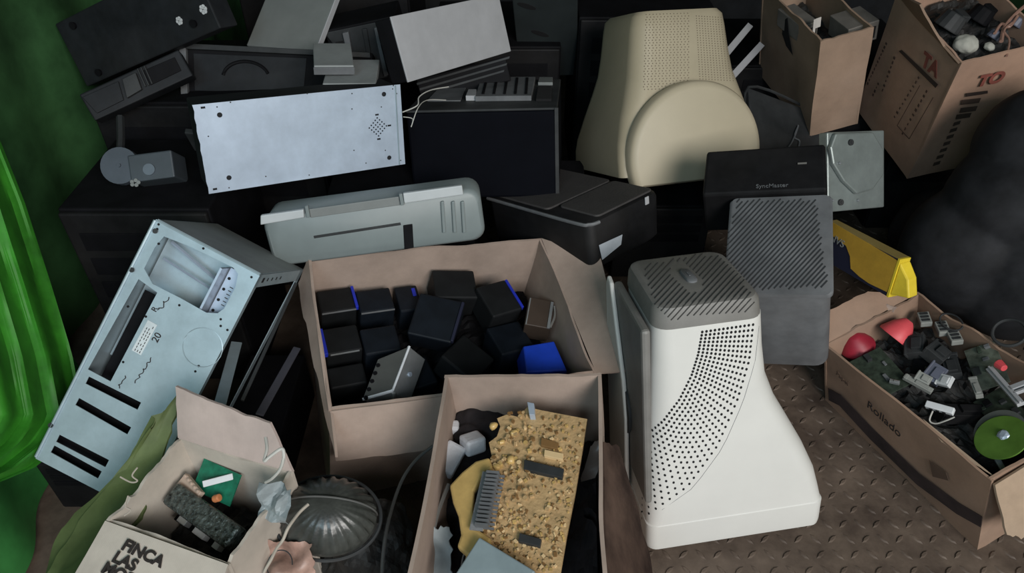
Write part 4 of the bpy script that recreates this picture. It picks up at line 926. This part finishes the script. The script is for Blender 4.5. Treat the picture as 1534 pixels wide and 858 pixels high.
# ------------------------------------------------------------------ FINCA carton: flaps, print, contents
W_, D_, H_ = TF.dims
Mp = card('cardboard_pinkish_white', (.52, .42, .38))
flap(FC, TF, (-W_/2, D_/2, H_), (W_/2, D_/2, H_), (0, -.9, .42), [(407, 632), (266, 577)], Mp, 81, .004, nx=20)
ff = flap(FC, TF, (W_/2, -D_/2, H_), (-W_/2, -D_/2, H_), (0, -.30, .95), [(70, 940), (300, 1000)], M_cardPale, 82, .002, amp=.0015)
def onflap(px, py, off=.008): 
    q = TF.onplane(px, py, (0, -D_/2, H_), (0, -.30, .95)); return q+Vector((0, -.30, .95))*off
for body, a, b, s in (('FINCA', (185, 824), (253, 856), .0205), ('LAS', (171, 842), (215, 863), .0205), ('MOR', (155, 858), (200, 880), .0205)):
    A, B = onflap(*a), onflap(*b); Mt = frame(A, B-A, Vector((0, -.30, .95)).cross(B-A))
    text_part('lettering', body, s, M_ink, FC, Mt, bold=.0007, shear=.0, xs=1.18)
heap('scrap_heap', 'dark jumble of small scrap at the bottom of the torn block-lettered carton', TF, H_-.13, .015, M_scrap, seed=11)
put('circuit_board', 'green circuit card at the back of the torn carton', 'circuit board', MI(TF, 325, 722, H_-.05, (40, 0, -6)), M_green, lambda g: g.box((0, 0, 0), (.075, .05, .002)), 0)
put('white_clip', 'white slotted plastic strip lying on the green circuit card', 'plastic part', MI(TF, 327, 719, H_-.04, (40, 0, 38)), M_wht, lambda g: g.box((0, 0, .002), (.045, .010, .004)), .001)
put('connector_strip', 'pinkish beige notched connector beside the green circuit card', 'connector', MI(TF, 283, 735, H_-.055, (30, 0, -25)), mat('pinkish_beige_plastic', (.50, .38, .30), .6), lambda g: (g.box((0, 0, 0), (.05, .03, .01)), [g.cyl((-.02+.01*k, .012, .006), .003, .004, (0, 0, 1), 8) for k in range(5)]))
put('orange_component', 'small orange coil at the foot of the green circuit card', 'electronic part', MI(TF, 325, 746, H_-.05, (0, 0, 0)), mat('orange_lacquer', (.55, .20, .08), .4), lambda g: g.cyl((0, 0, 0), .006, .012, (1, .3, .5), 12))
root = thing('foil_bar', 'long grey glittering foil-wrapped bar across the torn carton', 'electronic part', MI(TF, 300, 770, H_-.045, (20, 0, -14)))
g = G(); g.box((0, 0, -.012), (.145, .036, .026)); g.build('bar_body', mat('speckled_grey_foil', (.13, .15, .14), .25, metal=.5, var=.6, scale=120, bump=1, bscale=160), root, bevel=.005)
for x, w_ in ((-.035, .018), (.004, .024), (.042, .012)): g = G(); g.box((x, -.022, -.030), (w_, .012, .02)); g.build('foot_block', M_wht if x > -.03 else M_silver, root, bevel=.001)
g = G(); g.box((0, -.02, -.045), (.12, .02, .02)); g.build('base', M_dark, root)
# torn fibres along the left edge, and added sheet painted olive for green bounce light on the carton side
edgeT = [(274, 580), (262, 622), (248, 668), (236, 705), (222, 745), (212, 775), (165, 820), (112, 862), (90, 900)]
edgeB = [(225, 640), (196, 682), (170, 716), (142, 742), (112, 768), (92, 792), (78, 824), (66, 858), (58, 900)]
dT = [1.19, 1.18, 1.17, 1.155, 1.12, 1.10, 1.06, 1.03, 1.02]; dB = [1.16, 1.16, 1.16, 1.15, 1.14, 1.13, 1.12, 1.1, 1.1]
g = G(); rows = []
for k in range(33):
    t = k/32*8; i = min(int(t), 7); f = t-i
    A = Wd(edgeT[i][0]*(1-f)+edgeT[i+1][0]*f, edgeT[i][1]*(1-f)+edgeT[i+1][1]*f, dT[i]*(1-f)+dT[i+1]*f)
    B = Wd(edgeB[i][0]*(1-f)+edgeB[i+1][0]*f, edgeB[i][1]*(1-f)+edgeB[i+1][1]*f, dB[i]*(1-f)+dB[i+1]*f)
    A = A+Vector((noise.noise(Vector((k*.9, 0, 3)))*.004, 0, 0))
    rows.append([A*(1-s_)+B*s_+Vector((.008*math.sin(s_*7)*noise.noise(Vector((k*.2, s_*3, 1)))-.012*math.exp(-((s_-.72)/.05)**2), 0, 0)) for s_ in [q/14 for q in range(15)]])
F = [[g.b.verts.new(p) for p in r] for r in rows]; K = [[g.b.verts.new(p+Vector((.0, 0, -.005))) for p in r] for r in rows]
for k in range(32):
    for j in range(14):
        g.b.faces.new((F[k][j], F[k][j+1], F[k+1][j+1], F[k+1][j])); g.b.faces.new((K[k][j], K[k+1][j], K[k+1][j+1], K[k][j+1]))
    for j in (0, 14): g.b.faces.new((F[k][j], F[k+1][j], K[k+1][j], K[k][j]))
tag(g.build('bounce_light_sheet', M_bounce, smooth=True), 'creased sheet painted olive for green bounce light on the carton side, by the pale chassis', 'sheet')
for k, (p, lb) in enumerate(((((206, 700), (198, 712), (206, 720), (196, 722), (180, 714)), 'upper'), (((192, 742), (188, 758), (196, 764), (186, 772)), 'lower'))):
    g = G(); g.tube([Wd(x, y, 1.035) for x, y in p], .0011, n=5); tag(g.build('paper_fibre', M_twine, smooth=True), 'curl of torn paper fibre on the left edge of the torn carton, %s' % lb, 'paper fibre')
# white looped cable and twine at the right wall
g = G(); g.tube([Wd(x, y, d) for x, y, d in ((398, 655, 1.02), (400, 672, 1.01), (396, 690, 1.0), (404, 684, 1.0), (422, 672, 1.0), (425, 684, 1.0), (420, 702, 1.01), (408, 716, 1.02), (398, 722, 1.03))], .0023, n=8); tag(g.build('cable', M_wire, smooth=True), 'off-white looped cable at the right corner of the torn carton', 'cable')
g = G(); g.tube([Wd(x, y, d) for x, y, d in ((462, 755, 1.03), (448, 768, 1.02), (432, 790, 1.0), (424, 808, 1.0), (414, 822, .99), (406, 838, .98), (396, 856, .98), (388, 880, .98))], .0022, n=7); tag(g.build('twine', M_twine, smooth=True), 'frayed pale twine running beside the clear ribbed dome', 'twine')
put('crumpled_paper', 'bluish white crumpled scrap between the torn carton and the ribbed dome', 'paper', Matrix.Translation(Wd(412, 752, 1.06)), mat('bluish_white_sheet', (.45, .52, .52)), lambda g: g.sheet((-.026, -.012, -.02), (.02, -.02, -.025), (.026, .012, .018), (-.02, .02, .02), 8, 8, .001, .012, .006, .006, 4, 50), 0)

# ------------------------------------------------------------------ ribbed dome and dark scrap between cartons
g = G(); c0 = Wd(492, 800, 1.28)
g.sph((-.245, .69, .12), 1, (.085, .09, .14), sub=5, namp=.02, nsc=14, seed=3)
tag(g.build('scrap_heap', M_scrap), 'dark glinting scrap below the clear ribbed dome', 'scrap', kind='stuff')
c = Wd(492, 775, 1.14); Mdm = Matrix.Translation(c) @ Euler((math.radians(12), math.radians(8), 0)).to_matrix().to_4x4()
root = thing('ribbed_dome', 'dusty clear ribbed plastic dome between the torn carton and the narrow carton', 'lamp cover', Mdm)
g = G(); nseg = 96; rings = []
for j in range(11):
    t = j/10*math.pi/2*.97; row = []
    for i in range(nseg):
        a = 2*math.pi*i/nseg; rb = 1+(.05 if i % 4 < 2 else -.02)*math.cos(t)*(1 if j > 1 else 0)
        row.append(Vector((.074*math.cos(t)*math.cos(a)*rb, .060*math.cos(t)*math.sin(a)*rb, .055*math.sin(t))))
    rings.append(row)
g.loft(rings); g.build('dome', mat('dusty_smoked_plastic', (.055, .058, .052), .3, var=.4, scale=18, bump=.2), root, smooth=True)
g = G(); g.tube([(.080*math.cos(a), .066*math.sin(a), .002) for a in [k*math.pi/18 for k in range(37)]], .0028, n=7, sub=2); g.build('rim', M_dgrey, root, smooth=True)
g = G(); g.tube([(.073*math.cos(a), .01, .058*math.sin(a)) for a in [k*math.pi/18 for k in range(19)]], .0016, n=6, sub=2); g.build('wire_arc', M_greywire, root, smooth=True)
root = thing('crumpled_wrapper', 'pinkish crumpled wrapper with a dark loop at the bottom edge below the ribbed dome', 'wrapper', Matrix.Translation(Wd(430, 846, 1.08)) @ Euler((.5, 0, 0)).to_matrix().to_4x4())
g = G(); g.sheet((-.04, -.035, 0), (.045, -.045, .0), (.035, .03, .01), (-.03, .034, 0), 18, 18, .0015, .016, .006, .006, 6, 32); g.build('wrapper_sheet', mat('pinkish_wrapper', (.38, .24, .19), .45, var=.3, scale=30), root, smooth=True)
g = G(); g.tube([(.018*math.cos(a)-.006, .020*math.sin(a), .016) for a in [k*math.pi/10 for k in range(19)]], .0009, n=5, sub=2); g.build('dark_loop', M_dgrey, root)
g = G(); g.tube([Wd(x, y, d) for x, y, d in ((648, 668, 1.32), (622, 690, 1.3), (600, 724, 1.26), (582, 780, 1.2), (574, 830, 1.16), (572, 880, 1.13))], .003, n=7); tag(g.build('cable', M_greywire, smooth=True), 'thin dark grey cable arching left of the narrow carton', 'cable')
# grey strips below the chassis
for k, (a, b, w_, m, lb) in enumerate((((352, 522), (330, 604), .02, M_case, 'blue-grey steel strip leaning below the pale chassis'), ((436, 440), (372, 580), .006, M_dgrey, 'thin dark rod running down from the chassis top'), ((440, 530), (395, 610), .014, mat('purple_grey_metal', (.06, .06, .075), .5), 'dull purplish metal strip left of the wide carton'))):
    A, B = Wd(*a, 1.42), Wd(*b, 1.28); g = G(); g.box((0, 0, 0), ((B-A).length*1.25, w_, .004 if w_ > .01 else .006)); o = g.build('metal_strip', m, bevel=.001); o.matrix_world = frame((A+B)/2, B-A, (1, .2, -.3)); tag(o, lb, 'metal strip')

# ------------------------------------------------------------------ right carton: print, flap and contents
W_, D_, H_ = TR.dims
def band(root, T, axis, val, px, off, m, name, ext=.0008):
    """printed area on a side of a carton"""
    pts = [T.on(x, y, axis, val) for x, y in px]; e = Vector([0, 0, 0]); e[axis] = -off
    g = G(); g.ngon([p+e for p in pts], e/abs(off)*ext); g.build(name, m, root)
yv = -D_/2-.0005
Mband = mat('faded_navy_band', (.045, .03, .03), .8, var=.4)
band(RC, TR, 1, yv, [(1243, 580), (1262, 590), (1310, 640), (1380, 708), (1440, 752), (1474, 772), (1472, 788), (1436, 768), (1376, 724), (1306, 656), (1260, 606), (1244, 598)], .004, Mband, 'printed_band')
A, B = TR.on(1298, 608, 1, yv-.009), TR.on(1372, 678, 1, yv-.009)
text_part('lettering', 'Rollado', .034, M_ink, RC, frame(A, B-A, Vector((0, -1, 0)).cross(B-A)), xs=.9)
A, B = TR.on(1252, 560, 1, yv-.005), TR.on(1284, 592, 1, yv-.005)
text_part('lettering', 'Papel', .02, mat('faded_ink', (.11, .07, .05), .8), RC, frame(A, B-A, Vector((0, -1, 0)).cross(B-A)), xs=.9)
band(RC, TR, 1, yv, [(1395, 688), (1420, 706), (1424, 718), (1400, 712)], .004, mat('faded_ink', (.11, .07, .05), .8), 'printed_symbol')
Mt = card('cardboard_torn_tan', (.42, .31, .22))
flap(RC, TR, (W_/2+.003, D_/2, H_), (W_/2+.003, -D_/2, H_*.97), (.85, -.1, .5), [(1505, 800), (1580, 800)], Mt, 91, .012)
flap(RC, TR, (W_*.12, -D_/2+.01, H_), (W_/2, -D_/2+.01, H_), (0, -.5, .85), [(1474, 704), (1412, 664)], Mt, 92, .014, name='torn_edge')
flap(RC, TR, (-W_/2, D_/2, H_), (-W_/2, -D_/2, H_), (.6, 0, .8), [(1215, 478), (1300, 436)], M_cardB, 93, .006)
heap('scrap_heap', 'dark jumble of tiny scrap filling the low carton on the right', TR, H_-.075, .022, M_scrap, seed=21)
zz = H_-.035
def cone(g, r, h): g.loft([[Vector((r*k*math.cos(a), r*k*math.sin(a), z)) for a in [i*math.pi/12 for i in range(24)]] for z, k in ((0, 1), (h*.1, 1.02), (h*.6, .72), (h*.92, .38), (h, .25))])
put('plastic_cone', 'coral red plastic cone standing up in the low right carton', 'plastic cone', MI(TR, 1338, 505, zz, (-50, 30, 20)), M_red, lambda g: cone(g, .036, .05), 0, smooth=True)
put('plastic_cone', 'dark red plastic cone half hidden at the left of the low right carton', 'plastic cone', MI(TR, 1285, 520, zz-.02, (10, -10, 0)), M_redd, lambda g: cone(g, .038, .04), 0, smooth=True)
def pcb(lb, px, py, z, rot, s, m, parts):
    root = thing('circuit_board', lb, 'circuit board', MI(TR, px, py, z, rot)); g = G(); g.box((0, 0, 0), s); g.build('board', m, root, bevel=.0006)
    random.seed(px)
    for k in range(parts):
        g = G(); w_, d_, h_ = random.uniform(.006, .018), random.uniform(.005, .014), random.uniform(.003, .010)
        g.box((random.uniform(-.4, .4)*s[0], random.uniform(-.4, .4)*s[1], h_/2+s[2]/2), (w_, d_, h_)); g.build('component', random.choice((M_dark, M_dgrey, M_mgrey, M_dkgreen)), root, bevel=.0006)
pcb('dark green circuit board under the red cones', 1318, 558, zz-.005, (8, 6, -8), (.11, .075, .003), M_dkgreen, 3)
pcb('dark board with components in the middle of the low right carton', 1395, 545, zz-.01, (20, -8, 30), (.07, .06, .003), M_dark, 5)
pcb('green board with solder glints at the right edge', 1500, 615, zz, (25, -10, -20), (.10, .06, .003), M_dkgreen, 7)
pcb('grey translucent board leaning near the grey ring', 1478, 548, zz+.005, (30, 10, -30), (.10, .06, .003), mat('grey_green_board', (.13, .15, .12), .35, var=.4, scale=50), 5)
def conn(g): g.box((0, 0, 0), (.035, .018, .014)); g.box((.0, .0, .009), (.03, .012, .006))
for k, (px, py, r, lb) in enumerate(((1385, 478, (0, 0, -32), 'nearest the red cone'), (1412, 492, (0, 0, -30), 'second from the red cone'), (1430, 505, (0, 0, -28), 'third from the red cone'))):
    root = thing('connector', 'pale grey multi-pin connector, %s' % lb, 'connector', MI(TR, px, py, zz+.012, r), 'row of connectors at the back of the low right carton')
    g = G(); g.box((0, 0, 0), (.036, .024, .014)); g.build('shell', mat('pale_grey_nylon', (.27, .28, .26), .5), root, bevel=.002)
    for x in (-.010, 0, .010): g = G(); g.box((x, 0, .008), (.005, .016, .003)); g.build('pin_slot', M_dgrey, root)
bits = [  # px,py,dz,rot,size,mat,label,kind
    (1400, 560, .006, (20, 10, 15), (.035, .04, .02), M_bluegrey, 'blue-grey plastic housing in the middle of the scrap', 'plastic_housing'),
    (1372, 520, .004, (15, -20, 40), (.04, .045, .03), M_dgrey, 'dark grey angular housing right of the coral cone', 'plastic_housing'),
    (1402, 530, .008, (-12, 20, 10), (.045, .04, .03), M_dgrey, 'dark grey angular housing in front of the connectors', 'plastic_housing'),
    (1425, 548, .0, (10, 0, -35), (.06, .03, .02), M_dgrey, 'long dark housing below the connectors', 'plastic_housing'),
    (1340, 572, .004, (5, 0, 35), (.02, .008, .008), M_silver, 'tiny silver connector at the carton edge', 'metal_connector'),
    (1375, 575, .006, (0, 10, 18), (.06, .012, .01), mat('pale_grey_nylon', (.27, .28, .26)), 'pale grey rod-like lever left of the white connector', 'plastic_lever'),
    (1383, 567, .012, (20, 10, 20), (.03, .02, .015), mat('pale_grey_nylon', (.27, .28, .26)), 'pale grey clip on the lever', 'plastic_clip'),
    (1415, 570, .012, (25, -20, 12), (.03, .024, .012), M_wht, 'small white plastic tab right of the pale lever', 'plastic_tab'),
    (1462, 580, .008, (10, 0, -32), (.05, .014, .012), mat('pale_grey_nylon', (.27, .28, .26)), 'pale jagged strip left of the white tee bracket', 'plastic_strip'),
    (1495, 690, .002, (5, 10, -20), (.045, .01, .006), M_silver, 'silver notched strip under the green disc', 'metal_strip'),
    (1472, 655, -.01, (5, 10, -60), (.03, .02, .02), M_dgrey, 'dark block left of the green disc', 'plastic_block'),
    (1440, 620, -.02, (5, 20, 70), (.10, .03, .03), M_black, 'long black block right of the white connector', 'plastic_block'),
]
for px, py, dz, r, s, m, lb, nm in bits:
    put(nm, lb, nm.replace('_', ' '), MI(TR, px, py, zz+dz, r), m, lambda g: (g.box((0, 0, 0), s), g.box((s[0]*.15, 0, s[2]*.55), (s[0]*.5, s[1]*.6, s[2]*.35)), g.box((-s[0]*.42, 0, s[2]*.3), (s[0]*.12, s[1]*1.15, s[2]*.5))), .0012)
root = thing('white_connector', 'bright white connector with dark pins in the low right carton', 'connector', MI(TR, 1408, 611, zz+.015, (20, -8, 24)))
g = G(); g.box((0, 0, 0), (.052, .014, .012)); g.build('shell', mat('bright_white_nylon', (.78, .80, .82), .45), root, bevel=.0015)
for x in (-.014, -.002, .01): g = G(); g.box((x, -.0075, .001), (.006, .002, .004)); g.build('pin_slot', M_hole, root)
g = G(); g.tube([(-.01, -.01, 0), (-.012, -.028, -.01), (.0, -.03, -.012), (.018, -.02, -.004), (.03, -.01, 0)], .0016, n=6); g.build('lead', M_wire, root, smooth=True)
root = thing('optical_disc', 'green tinted disc with a glinting hub in the low right carton', 'disc', MI(TR, 1500, 655, zz+.02, (28, -10, -20)))
g = G(); g.cyl((0, 0, 0), .048, .003, n=48); g.build('disc_body', M_disc, root, bevel=.001)
g = G(); g.cyl((-.018, .006, -.004), .046, .0025, n=40); g.build('grey_backing', mat('grey_disc', (.12, .13, .12), .4), root)
g = G(); g.sph((0, .004, .002), .011, (1, 1, .4), sub=2, namp=.004, nsc=120); g.build('hub', M_steel, root)
root = thing('tee_bracket', 'white plastic tee-shaped bracket at the right edge of the scrap', 'bracket', MI(TR, 1505, 578, zz+.035, (15, -10, -22)))
g = G(); g.box((0, 0, 0), (.115, .014, .008)); g.box((0, 0, .005), (.115, .004, .006)); g.build('bar', M_gpanel, root, bevel=.001)
g = G(); g.box((.012, .035, 0), (.012, .07, .008)); g.box((.026, .035, 0), (.006, .07, .008)); g.build('stem', M_gpanel, root, bevel=.001)
g = G(); g.tube([(.03*math.cos(a), .03*math.sin(a), 0) for a in [k*math.pi/14 for k in range(29)]], .0035, n=8, sub=2); o = g.build('ring_gasket', M_dgrey, smooth=True); o.matrix_world = MI(TR, 1512, 498, zz+.06, (25, 0, 0)); tag(o, 'dark grey rubber ring at the right end of the scrap', 'ring')
g = G(); g.tube([(.026*math.cos(a), .016*math.sin(a), 0) for a in [k*math.pi/14 for k in range(29)]], .002, n=8, sub=2); o = g.build('wire_loop', M_dgrey, smooth=True); o.matrix_world = MI(TR, 1425, 482, zz+.03, (25, 0, 0)); tag(o, 'thin dark wire loop over the pale connectors', 'wire')
put('red_cap', 'small red cap beside the white tee bracket', 'cap', MI(TR, 1500, 548, zz+.04, (20, 0, -10)), M_red, lambda g: g.cyl((0, 0, 0), .010, .018, (1, 0, .2), 12, .007), .001)
put('brown_strap', 'crumpled brown paper strap inside the back of the low right carton', 'paper', MI(TR, 1320, 460, zz+.03, (30, 0, 15)), M_card, lambda g: g.sheet((-.03, 0, 0), (.03, 0, 0), (.03, .012, .004), (-.03, .012, .004), 10, 3, .002, .004, .003, .003, 4, 40), 0)

# ------------------------------------------------------------------ top right cartons: print and contents
W_, D_, H_ = T1.dims
heap('scrap_heap', 'dark scrap low in the tan carton', T1, H_-.09, .01, M_scrap, seed=31)
for k, (px, py, z, s, r, lb) in enumerate(((1195, 22, H_-.015, (.05, .12, .05), (0, 0, 6), 'grey metal box at the left in the tan carton'), (1280, 26, H_-.012, (.085, .09, .055), (0, 0, 4), 'larger grey metal box at the right in the tan carton'))):
    root = thing('power_supply', lb, 'metal box', MI(T1, px, py, z, r)); g = G(); g.box((0, 0, -s[2]/2), s); g.build('box_body', mat('warm_grey_metal', (.22, .205, .185), .45, metal=.3, var=.2), root, bevel=.002)
    g = G(); g.box((0, -s[1]/2-.0006, -s[2]*.55), (s[0]*.8, .002, s[2]*.6)); g.build('front_opening', M_hole, root)
put('metal_bracket', 'white notched bracket standing at the corner of the tan carton', 'metal bracket', MI(T1, 1220, 42, H_-.01, (0, 0, 8)), mat('pale_bracket', (.62, .58, .54), .5), lambda g: (g.box((-.003, -.003, .002), (.007, .002, .05)), g.box((.007, -.003, .014), (.016, .002, .027))), .0006)
band(C1, T1, 0, -W_/2-.0005, [(1176, 30), (1182, 26), (1184, 50), (1190, 82), (1180, 68), (1174, 50)], .004, M_hole, 'tear')
Wt, Dt, Ht = T2.dims; xl = -Wt/2-.0005; yf = -Dt/2-.0005
Mbr = mat('faded_brown_ink', (.09, .055, .04), .85, var=.3); Mrd = mat('faded_red_ink', (.27, .075, .055), .85, var=.3)
band(C2, T2, 0, xl, [(1349, 76), (1353, 74), (1408, 126), (1404, 131)], .004, mat('dark_brown_ink', (.04, .025, .02), .8), 'printed_line')
for k, (a, b, c_) in enumerate((((1386, 92), (1402, 80), 'A'), ((1402, 118), (1416, 102), 'M'))):
    A, B = T2.on(*a, 0, xl-.005), T2.on(*b, 0, xl-.005)
A, B = T2.on(1384, 86, 0, xl-.005), T2.on(1414, 112, 0, xl-.005)
text_part('lettering', 'TA', .05, Mrd, C2, frame(A+Vector((0, 0, -.02)), B-A, Vector((-1, 0, 0)).cross(B-A)), bold=.002)
random.seed(6)
for (a, b, n_) in (((1300, 125), (1330, 60), 12), ((1322, 135), (1342, 80), 8), ((1308, 142), (1318, 120), 4), ((1340, 175), (1380, 110), 10), ((1352, 200), (1392, 130), 10)):
    g = G()
    for k in range(n_):
        f = k/n_; x, y = a[0]*(1-f)+b[0]*f, a[1]*(1-f)+b[1]*f; q = T2.on(x, y, 0, xl-.004); g.box(q, (.0008, random.uniform(.003, .008), random.uniform(.004, .009)))
    g.build('printed_text', Mbr, C2)
for p, q in (((1344, 188), (1362, 208)), ((1362, 208), (1398, 146)), ((1344, 188), (1378, 128))):
    A, B = T2.on(*p, 0, xl-.004), T2.on(*q, 0, xl-.004); g = G(); g.box((0, 0, 0), ((B-A).length, .0016, .0008)); o = g.build('printed_frame', Mbr, C2); o.matrix_local = frame((A+B)/2, B-A, (1, 0, .01) if False else Vector((-1, 0, 0)).cross(B-A))
A, B = T2.on(1462, 130, 1, yf-.005), T2.on(1500, 122, 1, yf-.005)
text_part('lettering', 'TO', .045, Mrd, C2, frame(A, B-A, Vector((0, -1, 0)).cross(B-A)), bold=.002)
band(C2, T2, 1, yf, [(1446, 138), (1478, 134), (1478, 138), (1446, 143)], .004, mat('dark_brown_ink', (.04, .025, .02), .8), 'printed_line')
for k, (y0, x0) in enumerate(((148, 1440), (160, 1438), (170, 1432))): band(C2, T2, 1, yf, [(x0, y0), (x0+28-3*k, y0-3), (x0+25-3*k, y0+4), (x0-2, y0+7)], .004, Mbr, 'printed_patch')
for k in range(7): band(C2, T2, 1, yf, [(1428-5*k, 182+10*k), (1438-5*k, 179+10*k), (1436-5*k, 184+10*k), (1426-5*k, 187+10*k)], .004, Mbr, 'printed_patch')
heap('scrap_heap', 'dark scrap filling the tilted red printed carton', T2, Ht-.045, .014, M_scrap, seed=41)
flap(C2, T2, (-Wt/2, Dt/2, Ht), (-Wt/2, -Dt/2, Ht), (.9, 0, .45), [(1428, 88), (1382, 4)], card('cardboard_brown2', (.30, .2, .14)), 95, .003, name='inner_flap')
zz = Ht-.02
put('foam_lump', 'off-white rounded lump at the front of the tilted red printed carton', 'foam', MI(T2, 1447, 66, zz-.01, (0, 10, 10)), mat('grey_white_foam', (.42, .42, .37), .8, bump=.3), lambda g: g.sph((0, 0, 0), .028, (1.15, .9, .75), sub=4, namp=.004, nsc=30), 0, smooth=True)
put('foam_lump', 'small pale lump right of the off-white rounded lump', 'foam', MI(T2, 1482, 70, zz-.01, (0, 0, 0)), mat('grey_white_foam', (.42, .42, .37)), lambda g: g.sph((0, 0, 0), .012, (1, 1, .8), sub=3, namp=.003, nsc=60), 0, smooth=True)
for k, (px, py, r, m, lb) in enumerate(((1425, 32, .034, M_dgrey, 'dark grey rounded housing at the back left of the tilted carton'), (1470, 22, .03, M_dark, 'black rounded housing with a glint in the tilted carton'), (1523, 32, .018, M_bluegrey, 'bluish rounded part at the right edge of the tilted carton'), (1490, 52, .016, M_bluegrey, 'small bluish part amid the copper leads'))):
    put('plastic_housing', lb, 'plastic housing', MI(T2, px, py, zz, (10*k, 20, 15*k)), m, lambda g: (g.cyl((0, 0, 0), r, r*1.2, (0.3, 0.2, 1), 14, r*.8), g.box((r*.5, 0, r*.5), (r*.8, r, r*.5))), .003)
for k, (p, lb) in enumerate(((((1500, 62), (1505, 40), (1520, 22), (1536, 8)), 'thickest copper-pink lead at the right of the tilted carton'), (((1490, 50), (1500, 36), (1512, 40), (1524, 24)), 'curly copper-pink lead beside the bluish part'), (((1508, 84), (1512, 60), (1504, 46), (1516, 34)), 'copper-pink lead hanging near the front rim of the tilted carton'))):
    g = G(); g.tube([T2.on(x, y, 2, zz+.012+.003*i) for i, (x, y) in enumerate(p)], .0045-.001*k, n=7); o = g.build('cable', mat('copper_pink_lead', (.33, .19, .145), .5, var=.3), smooth=True); o.matrix_world = T2.M; tag(o, lb, 'cable')
